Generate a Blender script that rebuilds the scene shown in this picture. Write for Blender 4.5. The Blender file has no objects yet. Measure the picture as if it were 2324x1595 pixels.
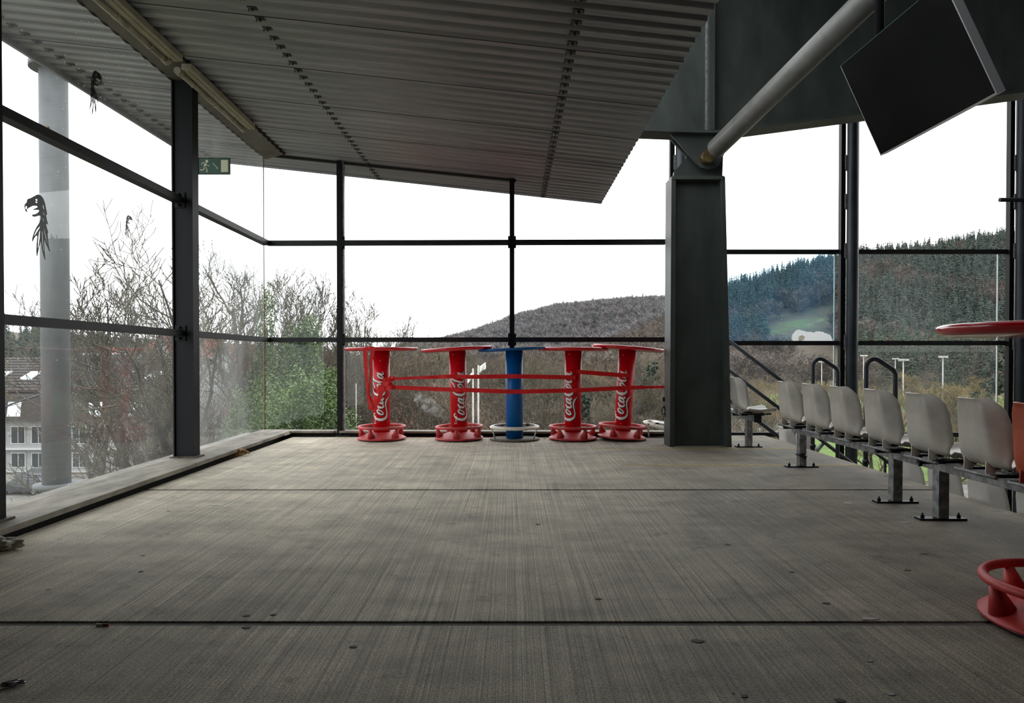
import bpy, bmesh, math, random
import numpy as np
from mathutils import Vector, Matrix
SC = bpy.context.scene
COL = SC.collection
R = math.radians
rnd = random.Random(7)
# ------------------------------------------------------------------ camera
F = 24 / 36 * 2324
PITCH = R(0.7)
EYE = 0.98
CYO = 812 + F * math.tan(PITCH)
cam = bpy.data.objects.new('camera', bpy.data.cameras.new('camera'))
COL.objects.link(cam)
cam.location = (0, 0, EYE)
cam.rotation_euler = (R(90) - PITCH, 0, 0)
cam.data.lens = 24
cam.data.sensor_width = 36
cam.data.shift_y = (CYO - 797.5) / 2324
cam.data.clip_end = 3000
SC.camera = cam
# ------------------------------------------------------------------ overcast sky
SKY = 2.0
w = bpy.data.worlds.new('overcast_sky'); SC.world = w; w.use_nodes = True
nt = w.node_tree; bg = nt.nodes['Background']
tc = nt.nodes.new('ShaderNodeTexCoord'); nz = nt.nodes.new('ShaderNodeTexNoise'); cr = nt.nodes.new('ShaderNodeValToRGB')
mp = nt.nodes.new('ShaderNodeMapping'); mp.inputs['Scale'].default_value = (1, 1, 4)
nz.inputs['Scale'].default_value = 1.6; nz.inputs['Detail'].default_value = 4
cr.color_ramp.elements[0].position = .3; cr.color_ramp.elements[0].color = (.90, .92, .95, 1)
cr.color_ramp.elements[1].position = .7; cr.color_ramp.elements[1].color = (1, 1, 1, 1)
nt.links.new(tc.outputs['Generated'], mp.inputs[0]); nt.links.new(mp.outputs[0], nz.inputs['Vector'])
nt.links.new(nz.outputs['Fac'], cr.inputs[0]); nt.links.new(cr.outputs[0], bg.inputs[0])
bg.inputs[1].default_value = SKY
SC.view_settings.view_transform = 'Standard'; SC.view_settings.look = 'None'
SC.view_settings.gamma = 1; SC.view_settings.use_curve_mapping = False
SC.view_settings.exposure = 0.66

# ------------------------------------------------------------------ helpers
def ray(x, y):
    dx = (x - 1162) / F; dy = (CYO - y) / F
    return Vector((dx, math.cos(PITCH) + dy * math.sin(PITCH), -math.sin(PITCH) + dy * math.cos(PITCH)))
def W(x, y, Y):
    """point of the photograph at depth Y"""
    r = ray(x, y); return Vector((0, 0, EYE)) + r * (Y / r.y)
def lin(r, g, b):
    f = lambda c: (c / 255) / 12.92 if c / 255 <= .04045 else (((c / 255) + .055) / 1.055) ** 2.4
    return (f(r), f(g), f(b), 1)
def tag(o, label=None, cat=None, group=None, kind=None):
    if label: o['label'] = label
    if cat: o['category'] = cat
    if group: o['group'] = group
    if kind: o['kind'] = kind
    return o
def empty(name, loc=(0, 0, 0), rz=0, parent=None):
    o = bpy.data.objects.new(name, None); COL.objects.link(o)
    o.location = loc; o.rotation_euler = (0, 0, rz); o.empty_display_size = .1
    if parent: o.parent = parent
    return o
def addmesh(name, me, mat, parent=None, smooth=False):
    o = bpy.data.objects.new(name, me); COL.objects.link(o)
    if mat is not None:
        for m in (mat if isinstance(mat, (list, tuple)) else [mat]): me.materials.append(m)
    if smooth: me.polygons.foreach_set('use_smooth', [True] * len(me.polygons))
    if parent: o.parent = parent
    return o
def npmesh(name, V, Fc, mat, parent=None, smooth=False, n=3):
    """V (k,3); Fc (m,n) arrays"""
    me = bpy.data.meshes.new(name); V = np.asarray(V, dtype=np.float32); Fc = np.asarray(Fc, dtype=np.int32)
    n = Fc.shape[1]
    me.vertices.add(len(V)); me.vertices.foreach_set('co', V.ravel())
    me.loops.add(Fc.size); me.loops.foreach_set('vertex_index', Fc.ravel())
    me.polygons.add(len(Fc)); me.polygons.foreach_set('loop_start', np.arange(0, Fc.size, n, dtype=np.int32))
    me.update(calc_edges=True); me.validate()
    return addmesh(name, me, mat, parent, smooth)
class MB:
    def __init__(s): s.v = []; s.f = []; s.sm = []
    def add(s, vs, fs, sm=False, M=None):
        k = len(s.v)
        s.v += [tuple(M @ Vector(p)) if M is not None else tuple(p) for p in vs]
        s.f += [tuple(k + i for i in f) for f in fs]; s.sm += [sm] * len(fs); return s
    def box(s, x0, x1, y0, y1, z0, z1, M=None):
        return s.hexa([(x0, y0, z0), (x1, y0, z0), (x1, y1, z0), (x0, y1, z0), (x0, y0, z1), (x1, y0, z1), (x1, y1, z1), (x0, y1, z1)], M)
    def hexa(s, p, M=None):
        return s.add(p, [(0, 3, 2, 1), (4, 5, 6, 7), (0, 1, 5, 4), (1, 2, 6, 5), (2, 3, 7, 6), (3, 0, 4, 7)], False, M)
    def tube(s, pts, r, n=12, cap=True, M=None):
        pts = [Vector(p) for p in pts]; rs = r if isinstance(r, (list, tuple)) else [r] * len(pts)
        vs = []; fs = []; up = None
        for i, p in enumerate(pts):
            d = (pts[min(i + 1, len(pts) - 1)] - pts[max(i - 1, 0)]).normalized()
            if up is None:
                a = Vector((0, 0, 1)) if abs(d.z) < .9 else Vector((1, 0, 0)); up = d.cross(a).normalized()
            else: up = (up - d * up.dot(d)).normalized()
            q = d.cross(up)
            for k in range(n):
                t = 2 * math.pi * k / n; vs.append(p + (up * math.cos(t) + q * math.sin(t)) * rs[i])
        for i in range(len(pts) - 1):
            for k in range(n):
                a = i * n + k; b = i * n + (k + 1) % n; fs.append((a, b, b + n, a + n))
        s.add(vs, fs, True, M)
        if cap:
            k = len(s.v) - len(vs); s.f += [tuple(k + j for j in range(n))[::-1], tuple(k + (len(pts) - 1) * n + j for j in range(n))]; s.sm += [False, False]
        return s
    def lathe(s, prof, n=32, M=None):
        vs = []; fs = []; m = len(prof)
        for k in range(n):
            t = 2 * math.pi * k / n
            for (r, z) in prof: vs.append((r * math.cos(t), r * math.sin(t), z))
        for k in range(n):
            for j in range(m - 1):
                a = k * m + j; b = ((k + 1) % n) * m + j; fs.append((a, b, b + 1, a + 1))
        return s.add(vs, fs, True, M)
    def torus(s, Rr, r, z=0, n=40, m=10, M=None):
        vs = []; fs = []
        for k in range(n):
            t = 2 * math.pi * k / n
            for j in range(m):
                u = 2 * math.pi * j / m; q = Rr + r * math.cos(u); vs.append((q * math.cos(t), q * math.sin(t), z + r * math.sin(u)))
        for k in range(n):
            for j in range(m):
                fs.append((k * m + j, ((k + 1) % n) * m + j, ((k + 1) % n) * m + (j + 1) % m, k * m + (j + 1) % m))
        return s.add(vs, fs, True, M)
    def prism(s, poly, axis, a, b, M=None):
        """poly in the plane square to axis (x: y,z; y: x,z; z: x,y)"""
        def p(u, v, t): return {'x': (t, u, v), 'y': (u, t, v), 'z': (u, v, t)}[axis]
        n = len(poly); vs = [p(u, v, a) for u, v in poly] + [p(u, v, b) for u, v in poly]
        fs = [tuple(range(n))[::-1], tuple(range(n, 2 * n))] + [(i, (i + 1) % n, n + (i + 1) % n, n + i) for i in range(n)]
        return s.add(vs, fs, False, M)
    def build(s, name, mat, parent=None, bevel=0):
        me = bpy.data.meshes.new(name); me.from_pydata([tuple(p) for p in s.v], [], s.f); me.update()
        me.polygons.foreach_set('use_smooth', s.sm)
        bm = bmesh.new(); bm.from_mesh(me); bmesh.ops.recalc_face_normals(bm, faces=bm.faces)
        if bevel:
            es = [e for e in bm.edges if len(e.link_faces) == 2 and e.calc_face_angle(0) > .6]
            bmesh.ops.bevel(bm, geom=es, offset=bevel, segments=2, affect='EDGES', profile=.6)
        bm.to_mesh(me); bm.free()
        return addmesh(name, me, mat, parent)
def copy_tree(o, parent=None):
    c = o.copy(); COL.objects.link(c)
    if parent is not None: c.parent = parent
    for ch in list(o.children): copy_tree(ch, c)
    return c
def catmull(P, k=6, closed=False):
    P = [Vector(p) for p in P]; n = len(P); out = []
    rng = range(n) if closed else range(n - 1)
    for i in rng:
        g = (lambda j: P[j % n]) if closed else (lambda j: P[max(0, min(n - 1, j))])
        a, b, c, d = g(i - 1), g(i), g(i + 1), g(i + 2)
        for t in range(k):
            t /= k
            out.append(.5 * ((2 * b) + (c - a) * t + (2 * a - 5 * b + 4 * c - d) * t * t + (3 * b - a - 3 * c + d) * t ** 3))
    out.append(P[0] if closed else P[-1]); return out
def text_mesh(body, size):
    cu = bpy.data.curves.new('lettering', 'FONT'); cu.body = body; cu.size = size; cu.resolution_u = 4
    o = bpy.data.objects.new('lettering', cu); me = o.to_mesh()
    V = [v.co.copy() for v in me.vertices]; Fc = [tuple(p.vertices) for p in me.polygons]
    o.to_mesh_clear(); bpy.data.objects.remove(o); bpy.data.curves.remove(cu); return V, Fc
def fill_mesh(loops):
    """2D outline with holes -> triangles"""
    cu = bpy.data.curves.new('outline', 'CURVE'); cu.dimensions = '2D'; cu.fill_mode = 'BOTH'
    for lp in loops:
        s = cu.splines.new('POLY'); s.points.add(len(lp) - 1); s.use_cyclic_u = True
        for i, (x, y) in enumerate(lp): s.points[i].co = (x, y, 0, 1)
    o = bpy.data.objects.new('outline', cu); me = o.to_mesh()
    V = [v.co.copy() for v in me.vertices]; Fc = [tuple(p.vertices) for p in me.polygons]
    o.to_mesh_clear(); bpy.data.objects.remove(o); bpy.data.curves.remove(cu); return V, Fc

# ------------------------------------------------------------------ materials
class Nodes:
    def __init__(s, name):
        s.m = bpy.data.materials.new(name); s.m.use_nodes = True; s.t = s.m.node_tree
        s.p = s.t.nodes['Principled BSDF']; s.out = s.t.nodes['Material Output']
    def n(s, typ, **kw):
        nd = s.t.nodes.new('ShaderNode' + typ)
        for k, v in kw.items():
            if k in nd.inputs: nd.inputs[k].default_value = v
            else: setattr(nd, k, v)
        return nd
    def l(s, a, b): s.t.links.new(a, b)
    def coord(s, which='Object', scale=(1, 1, 1)):
        if which == 'Position': src = s.n('NewGeometry').outputs['Position']
        else: src = s.n('TexCoord').outputs[which]
        mp = s.n('Mapping', Scale=scale); s.l(src, mp.inputs[0]); return mp.outputs[0]
    def noise(s, co, scale, detail=4, rough=.6):
        nd = s.n('TexNoise', Scale=scale, Detail=detail, Roughness=rough); s.l(co, nd.inputs['Vector']); return nd.outputs['Fac']
    def ramp(s, fac, stops):
        r = s.n('ValToRGB'); s.l(fac, r.inputs[0]); e = r.color_ramp.elements
        while len(e) < len(stops): e.new(.5)
        for i, (p, c) in enumerate(stops):
            e[i].position = p; e[i].color = c if len(c) == 4 else (*c, 1)
        return r.outputs[0]
    def mix(s, fac, a, b, mode='MIX'):
        m = s.n('MixRGB', blend_type=mode)
        for k, v in ((0, fac), (1, a), (2, b)):
            if hasattr(v, 'links'): s.l(v, m.inputs[k])
            else: m.inputs[k].default_value = v
        return m.outputs[0]
    def math(s, op, a, b=0.0, clamp=False):
        m = s.n('Math', operation=op, use_clamp=clamp)
        for k, v in ((0, a), (1, b)):
            if hasattr(v, 'links'): s.l(v, m.inputs[k])
            else: m.inputs[k].default_value = v
        return m.outputs[0]
    def bump(s, h, strength, dist=.01):
        b = s.n('Bump', Strength=strength, Distance=dist); s.l(h, b.inputs['Height']); s.l(b.outputs[0], s.p.inputs['Normal'])
def pm(name, c1, c2=None, scale=8, rough=.6, metal=0, bump=0, dist=.005, stretch=(1, 1, 1), co='Object', rand=0, lo=.35, hi=.65, coat=0):
    N = Nodes(name); p = N.p
    p.inputs['Roughness'].default_value = rough; p.inputs['Metallic'].default_value = metal
    p.inputs['Coat Weight'].default_value = coat
    if c2 is None: p.inputs['Base Color'].default_value = c1
    else:
        f = N.noise(N.coord(co, stretch), scale); c = N.ramp(f, [(lo, c1), (hi, c2)])
        if rand:
            src = N.n('ObjectInfo').outputs['Random'] if rand == 1 else N.n('NewGeometry').outputs['Random Per Island']
            v = N.ramp(src, [(0, (.6, .62, .6, 1)), (.5, (1, 1, 1, 1)), (1, (1.35, 1.25, 1.15, 1))]); c = N.mix(1, c, v, 'MULTIPLY')
        N.l(c, p.inputs['Base Color'])
        if bump: N.bump(f, bump, dist)
    return N.m

# broom-finished concrete
N = Nodes('brushed_concrete'); co = N.coord('Position')
wob = N.n('TexNoise', Scale=.8, Detail=2.0); N.l(co, wob.inputs['Vector'])
wv = N.n('VectorMath', operation='SCALE'); wv.inputs['Scale'].default_value = .03; N.l(wob.outputs['Color'], wv.inputs[0])
wa = N.n('VectorMath', operation='ADD'); N.l(co, wa.inputs[0]); N.l(wv.outputs[0], wa.inputs[1])
def sm(sc):
    m_ = N.n('Mapping', Scale=sc); N.l(wa.outputs[0], m_.inputs[0]); return m_.outputs[0]
stre = N.noise(sm((95, .22, 1)), 1.0, 6, .85)
fine = N.noise(sm((240, .55, 1)), 1.0, 4, .75)
grit = N.noise(co, 130, 4, .85)
blot = N.noise(N.coord('Position', (1, 1.8, 1)), 2.6, 4, .6)
big = N.noise(N.coord('Position', (1, .6, 1)), .9, 5, .6)
spots = N.noise(co, 7, 4, .75)
c = N.ramp(big, [(.3, lin(174, 165, 148)), (.55, lin(214, 204, 185)), (.75, lin(230, 220, 200))])
c = N.mix(.42, c, N.ramp(stre, [(.38, (.32, .31, .30)), (.5, (.90, .90, .90)), (.62, (1.45, 1.44, 1.42))]), 'MULTIPLY')
c = N.mix(.7, c, N.ramp(blot, [(.32, (.62, .61, .60)), (.52, (1, 1, 1)), (.72, (1.3, 1.28, 1.24))]), 'MULTIPLY')
c = N.mix(.62, c, N.ramp(fine, [(.38, (.3, .3, .29)), (.5, (.95, .95, .95)), (.64, (1.45, 1.45, 1.42))]), 'MULTIPLY')
c = N.mix(.8, c, N.ramp(grit, [(.36, (.2, .19, .18)), (.5, (1.0, 1.0, 1.0)), (.66, (1.55, 1.55, 1.55))]), 'MULTIPLY')
c = N.mix(.8, c, N.ramp(spots, [(.28, (.45, .43, .42)), (.42, (1, 1, 1))]), 'MULTIPLY')
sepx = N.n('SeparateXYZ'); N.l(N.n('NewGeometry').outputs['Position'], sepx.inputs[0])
stain_shade = N.math('ADD', N.math('MULTIPLY', sepx.outputs['X'], .33), N.math('MULTIPLY', N.math('SUBTRACT', big, .5), 2.0))  # painted shade plus some staining: floor colour darkens towards the right
c = N.mix(1, c, N.ramp(stain_shade, [(.0, (1.12, 1.12, 1.10)), (.60, (.42, .41, .40))]), 'MULTIPLY')
rust = N.noise(N.coord('Position'), 1.7, 5, .7)
c = N.mix(N.math('MULTIPLY', N.math('SUBTRACT', rust, .62, True), 2.0, True), c, lin(112, 78, 52))
N.l(c, N.p.inputs['Base Color']); N.p.inputs['Roughness'].default_value = .75; N.p.inputs['Specular IOR Level'].default_value = .4
h = N.math('ADD', N.math('MULTIPLY', stre, 1.0), N.math('ADD', N.math('MULTIPLY', fine, .5), N.math('MULTIPLY', grit, .35)))
N.bump(h, .9, .006); M_FLOOR = N.m
M_CONC = pm('weathered_concrete', lin(118, 116, 106), lin(156, 151, 138), 5, .8, bump=.35)
M_CURB = pm('curb_concrete', lin(104, 99, 88), lin(145, 138, 124), 9, .75, bump=.3, stretch=(1, .4, 1))
M_PILLAR = pm('pillar_concrete', lin(84, 87, 88), lin(106, 109, 109), 2.5, .7, bump=.15, stretch=(1, 1, .4))
M_JOINT = pm('joint_sealant', lin(58, 57, 54), lin(96, 93, 87), 14, .85, bump=.2)
M_BLOCKER = pm('light_blocker_dark', lin(40, 40, 40), lin(56, 55, 53), 2, .9)  # dark tone of the added blocker walls, keeps bounce and reflections low
M_DARK = pm('dark_void', lin(16, 16, 16), lin(30, 29, 27), 20, .9)
M_BLACK = pm('black_steel_paint', lin(9, 10, 13), lin(17, 18, 22), 6, .5, 0, .05, stretch=(1, 1, .3))
for m_ in (M_BLACK,): m_.node_tree.nodes['Principled BSDF'].inputs['Specular IOR Level'].default_value = .2
M_RAIL = pm('charcoal_rail_paint', lin(14, 16, 18), lin(28, 30, 32), 8, .5, 0, .08)
M_PIPE = pm('slate_pipe_paint', lin(30, 35, 40), lin(42, 48, 54), 4, .42, 0, .04)
for m_ in (M_RAIL, M_PIPE): m_.node_tree.nodes['Principled BSDF'].inputs['Specular IOR Level'].default_value = .3
M_GREEN = pm('grey_green_steel_paint', lin(42, 50, 47), lin(58, 66, 62), 5, .5, 0, .12, stretch=(1, 1, .4))
M_SHEET = pm('roof_sheet_metal', lin(142, 145, 149), lin(164, 167, 171), 1.6, .42, .3, .03, stretch=(.4, 3, 1))
M_SEAM = pm('sheet_seam', lin(30, 30, 30), lin(50, 50, 50), 10, .7)
M_CLIP = pm('clip_metal', lin(60, 60, 60), lin(95, 95, 95), 20, .5, .4)
M_BEAMG = pm('beam_grey', lin(92, 92, 88), lin(118, 117, 112), 3, .55)
M_LAMP = pm('aged_batten_enamel', lin(150, 148, 128), lin(178, 175, 152), 6, .35)
M_TUBE = pm('frosted_tube_cover', lin(140, 140, 122), lin(176, 174, 152), 10, .2)
M_ZINC = pm('galvanised_steel', lin(98, 100, 100), lin(150, 152, 152), 22, .48, .45, .04)
M_SEAT = pm('grey_seat_plastic', lin(168, 164, 155), lin(196, 192, 183), 5, .42, 0, .06, dist=.002)
M_SEATW = pm('white_seat_plastic', lin(186, 184, 178), lin(205, 203, 196), 5, .42)
M_ORANGE = pm('rust_orange_plastic', lin(150, 62, 34), lin(186, 92, 58), 5, .42)
M_RED = pm('glossy_red_plastic', lin(186, 8, 26), lin(206, 16, 34), 4, .22, coat=.5)
M_REDM = pm('faded_red_base', lin(168, 34, 40), lin(194, 62, 60), 7, .5, bump=.1)
M_REDC = pm('red_column_film', lin(186, 3, 20), lin(204, 8, 26), 3, .36)
M_BLUE = Nodes('scratched_blue_paint')
M_BLUE.p.inputs['Specular IOR Level'].default_value = .25; M_REDC.node_tree.nodes['Principled BSDF'].inputs['Specular IOR Level'].default_value = .25
f1 = M_BLUE.noise(M_BLUE.coord('Object', (30, 30, 4)), 1, 5, .8); f2 = M_BLUE.noise(M_BLUE.coord('Object', (6, 6, 40)), 1, 5, .8)
c = M_BLUE.ramp(f1, [(.3, lin(6, 74, 138)), (.7, lin(14, 98, 168))])
c = M_BLUE.mix(M_BLUE.math('GREATER_THAN', f2, .73), c, lin(170, 176, 176))
M_BLUE.l(c, M_BLUE.p.inputs['Base Color']); M_BLUE.p.inputs['Roughness'].default_value = .38; M_BLUE = M_BLUE.m
M_RING = pm('chipped_cream_enamel', lin(40, 32, 26), lin(214, 210, 196), 9, .4, lo=.36, hi=.42)
M_RUSTP = pm('rusty_plate', lin(60, 52, 44), lin(104, 94, 80), 14, .7, .2)
M_STRAP = pm('red_webbing', lin(196, 6, 14), lin(222, 18, 24), 30, .5)
M_WHITE = pm('white_print', lin(222, 220, 214))
M_SHADOW = pm('black_print_outline', lin(30, 6, 10), rough=.4)
M_DROP = pm('printed_drop', lin(120, 0, 12), lin(226, 110, 110), 60, .1, coat=.5)
M_PIN = pm('bronze_pin', lin(84, 70, 44), lin(112, 96, 62), 12, .45, .6)
M_SCREEN = pm('screen_glass', lin(5, 7, 7), rough=.14)
M_SCREEN.node_tree.nodes['Principled BSDF'].inputs['Specular IOR Level'].default_value = .15
M_BEZEL = pm('silver_bezel', lin(150, 152, 154), rough=.35, metal=.5)
M_EXITG = pm('exit_sign_green', lin(6, 74, 52), rough=.4)
M_EXITW = pm('exit_sign_cream', lin(214, 216, 182), rough=.5)
M_STICK = pm('black_vinyl', lin(22, 23, 28), rough=.4)
M_TAPE = pm('black_tape', lin(14, 14, 16), rough=.35)
M_YEL = Nodes('worn_yellow_line'); a = M_YEL.noise(M_YEL.coord('Position', (3, 20, 1)), 6, 5, .8)
tr = M_YEL.n('BsdfTransparent'); mx = M_YEL.n('MixShader'); M_YEL.p.inputs['Base Color'].default_value = lin(206, 176, 40); M_YEL.p.inputs['Roughness'].default_value = .8
M_YEL.l(M_YEL.math('MULTIPLY', M_YEL.math('SUBTRACT', a, .38, True), 4, True), mx.inputs[0]); M_YEL.l(tr.outputs[0], mx.inputs[1]); M_YEL.l(M_YEL.p.outputs[0], mx.inputs[2]); M_YEL.l(mx.outputs[0], M_YEL.out.inputs[0]); M_YEL = M_YEL.m
M_CHALK = M_YEL.copy(); M_CHALK.name = 'pale_scuff'; M_CHALK.node_tree.nodes['Principled BSDF'].inputs['Base Color'].default_value = lin(176, 170, 158)
# brushed pipe of the roof strut with pale scratch rings
N = Nodes('strut_paint'); c = N.ramp(N.noise(N.coord('Object'), 5), [(.3, lin(84, 87, 84)), (.7, lin(108, 110, 106))])
rg = N.noise(N.coord('Object', (.25, .25, 26)), 1, 2, .5)
c = N.mix(N.math('MULTIPLY', N.math('GREATER_THAN', rg, .70), .8), c, lin(160, 160, 154)); N.l(c, N.p.inputs['Base Color'])
N.p.inputs['Roughness'].default_value = .42; M_STRUT = N.m

def glass(name, tint=(.97, .985, .985, 1), film=.02, speck=.05, refl=1.0, filmcol=(.85, .88, .88, 1), curve=.75):
    N = Nodes(name); N.t.nodes.remove(N.p)
    tr = N.n('BsdfTransparent', Color=tint); gl = N.n('BsdfGlossy', Roughness=.0)
    lw = N.n('LayerWeight', Blend=.5); mx = N.n('MixShader')
    f5 = N.math('POWER', lw.outputs['Facing'], 5.0)
    N.l(N.math('MULTIPLY', N.math('ADD', N.math('MULTIPLY', f5, curve), .035), refl, True), mx.inputs[0]); N.l(tr.outputs[0], mx.inputs[1]); N.l(gl.outputs[0], mx.inputs[2])
    dt = N.n('BsdfTranslucent', Color=filmcol)
    co = N.coord('Position'); vo = N.n('TexVoronoi', Scale=34.0); N.l(co, vo.inputs['Vector'])
    sep = N.n('SeparateColor'); N.l(vo.outputs['Color'], sep.inputs[0])
    gate = N.math('GREATER_THAN', N.math('MULTIPLY', sep.outputs[0], N.math('ADD', N.noise(co, 1.6, 3), .55)), .66)
    dot = N.math('LESS_THAN', vo.outputs['Distance'], N.math('MULTIPLY', sep.outputs[1], .16))
    spk = N.math('MULTIPLY', N.math('MULTIPLY', gate, dot), speck * 10, True)
    fl = N.math('MULTIPLY', N.ramp(N.noise(N.coord('Position', (1, 1, .35)), 1.1, 4), [(.38, (.35, .35, .35)), (.7, (1.7, 1.7, 1.7))]), film)
    m2 = N.n('MixShader'); N.l(N.math('ADD', spk, fl, True), m2.inputs[0]); N.l(mx.outputs[0], m2.inputs[1]); N.l(dt.outputs[0], m2.inputs[2])
    N.l(m2.outputs[0], N.out.inputs[0]); return N.m
G_LEFT = glass('rain_spotted_glass', film=.018, speck=.04, refl=.8)
G_CORN = glass('hazy_corner_glass', film=.055, speck=.035, refl=.7)
G_BACK = glass('spotted_back_glass', film=.003, speck=.03, refl=.45)
G_BLUE = glass('blue_tint_film', tint=(.66, .86, .98, 1), film=.05, speck=.03, refl=.5, filmcol=(.04, .34, .75, 1))
G_SIDE = glass('side_glass', film=.012, speck=.025, refl=1.0)
M_GEDGE = pm('glass_edge', lin(205, 214, 212), rough=.3)

# ------------------------------------------------------------------ floor
fl = empty('floor'); tag(fl, kind='structure')
for (a, b) in ((-3.4, 2.49), (2.53, 5.04), (5.08, 8.46)):
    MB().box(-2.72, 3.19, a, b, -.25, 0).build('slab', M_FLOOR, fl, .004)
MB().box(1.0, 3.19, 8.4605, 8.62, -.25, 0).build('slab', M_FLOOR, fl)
for y in (2.49, 5.04): MB().box(-2.72, 3.18, y, y + .04, -.2, -.005).build('joint', M_JOINT, fl)
for (x0, x1, y, wd) in ((.9, 3.16, 7.35, .05), (1.0, 3.16, 6.2, .04)):
    MB().add([(x0, y, .0015), (x1, y, .0015), (x1, y + wd, .0015), (x0, y + wd, .0015)], [(0, 1, 2, 3)]).build('yellow_line', M_YEL, fl)
p0, p1 = (1.47, 4.98), (1.40, 3.35)
MB().add([(p0[0], p0[1], .0015), (p0[0] + .035, p0[1], .0015), (p1[0] + .02, p1[1], .0015), (p1[0], p1[1], .0015)], [(0, 1, 2, 3)]).build('chalk_scuff', M_CHALK, fl)
# left curb: plate over a dark gap, widening towards the camera
gx = lambda Y: -2.97 - .018 * Y          # glass line of the left wall
def WL(Y, z): return Vector((gx(Y), Y, z))
cl = empty('curb', (0, 0, 0)); tag(cl, kind='structure')
ci = lambda Y: -2.665 - .012 * Y
ys = [1.2, 3.4, 5.9, 8.3]
for a, b in zip(ys[:-1], ys[1:]):
    b2 = b - .006
    MB().hexa([(gx(a) - .12, a, .035), (ci(a), a, .035), (ci(b2), b2, .035), (gx(b2) - .12, b2, .035), (gx(a) - .12, a, .07), (ci(a), a, .07), (ci(b2), b2, .07), (gx(b2) - .12, b2, .07)]).build('coping_stone', M_CURB, cl, .004)
MB().hexa([(gx(1.2) - .1, 1.2, -.25), (ci(1.2) - .10, 1.2, -.25), (ci(8.5) - .10, 8.5, -.25), (gx(8.5) - .1, 8.7, -.25), (gx(1.2) - .1, 1.2, .034), (ci(1.2) - .10, 1.2, .034), (ci(8.5) - .10, 8.5, .034), (gx(8.5) - .1, 8.7, .034)]).build('curb_base', M_DARK, cl)  # near-black base colour stands in for the shade under the coping
BY = lambda X: 8.62 - .018 * (X + 3.1)     # glass line of the back wall
sl = empty('sill'); tag(sl, kind='structure')
for x0, x1 in ((-3.12, -2.22), (-2.15, -.05), (.05, 1.95)):
    MB().hexa([(x0, BY(x0) - .13, .045), (x1, BY(x1) - .13, .045), (x1, BY(x1) + .06, .045), (x0, BY(x0) + .06, .045), (x0, BY(x0) - .13, .07), (x1, BY(x1) - .13, .07), (x1, BY(x1) + .06, .07), (x0, BY(x0) + .06, .07)]).build('sill_plate', M_CURB, sl, .003)
MB().box(-3.1, 2.0, 8.53, 8.60, -.25, .04).build('sill_base', M_DARK, sl)  # near-black base colour stands in for the shade under the sill plate
MB().hexa([(-3.16, 8.25, .036), (-2.75, 8.25, .036), (-2.75, 8.5, .036), (-3.16, 8.68, .036), (-3.16, 8.25, .071), (-2.77, 8.25, .071), (-2.77, 8.5, .071), (-3.16, 8.68, .071)]).build('corner_stone', M_CURB, cl)

# ------------------------------------------------------------------ ceiling: corrugated roof sheets
zs = lambda X: 3.215 - .1075 * X
cei = empty('ceiling'); tag(cei, kind='structure')
PIT = .145
def sheet(y0, nr):
    V = []; Fc = []; xs = np.linspace(-4.24, 1.22, 3)
    prof = []
    for k in range(nr):
        b = y0 - k * PIT
        prof += [(b, 0), (b - .078, 0), (b - .093, .036), (b - .130, .036)]
    prof.append((y0 - nr * PIT, 0))
    for X in xs:
        for (y, z) in prof: V.append((X, y, zs(X) + z))
    n = len(prof)
    for i in range(len(xs) - 1):
        for j in range(n - 1): Fc.append((i * n + j, i * n + j + 1, (i + 1) * n + j + 1, (i + 1) * n + j))
    o = npmesh('roof_sheet', V, Fc, M_SHEET, cei)
    m = o.modifiers.new('thickness', 'SOLIDIFY'); m.thickness = .003; m.offset = 1
    MB().hexa([(-4.24, y0 - .075, zs(-4.24) - .003), (1.22, y0 - .075, zs(1.22) - .003), (1.22, y0 - .067, zs(1.22) - .003), (-4.24, y0 - .067, zs(-4.24) - .003),
               (-4.24, y0 - .075, zs(-4.24)), (1.22, y0 - .075, zs(1.22)), (1.22, y0 - .067, zs(1.22)), (-4.24, y0 - .067, zs(-4.24))]).build('sheet_lap', M_SEAM, cei)
y0 = 9.3
while y0 > -3.3:
    sheet(y0, 6); y0 -= 6 * PIT
cm = MB().box(-.032, .032, -.022, .022, -.006, 0).box(-.034, -.028, .012, .022, -.02, 0).box(.028, .034, -.022, -.012, -.022, 0).lathe([(0, -.026), (.008, -.024), (.013, -.016), (.013, -.006), (0, -.006)], 8)
clip0 = None
for X in (-4.0, -1.8, .42):
    for k in range(62):
        Y = 9.3 - .04 - k * PIT
        if clip0 is None: clip0 = cm.build('saddle_clip', M_CLIP, cei); c_ = clip0
        else: c_ = clip0.copy(); COL.objects.link(c_)
        c_.location = (X, Y, zs(X) - .001); c_.rotation_euler = (0, math.atan(.1075), 0)
# eaves trim
MB().hexa([(-4.27, -3, 3.63), (-4.24, -3, 3.63), (-4.24, 9.32, 3.63), (-4.27, 9.32, 3.63), (-4.27, -3, 3.72), (-4.24, -3, 3.72), (-4.24, 9.32, 3.72), (-4.27, 9.32, 3.72)]).build('eaves_trim', M_SHEET, cei)
MB().hexa([(-4.27, 9.30, zs(-4.27) - .01), (1.22, 9.30, zs(1.22) - .01), (1.22, 9.32, zs(1.22) - .01), (-4.27, 9.32, zs(-4.27) - .01), (-4.27, 9.30, zs(-4.27) + .06), (1.22, 9.30, zs(1.22) + .06), (1.22, 9.32, zs(1.22) + .06), (-4.27, 9.32, zs(-4.27) + .06)]).build('verge_trim', M_SHEET, cei)

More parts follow.
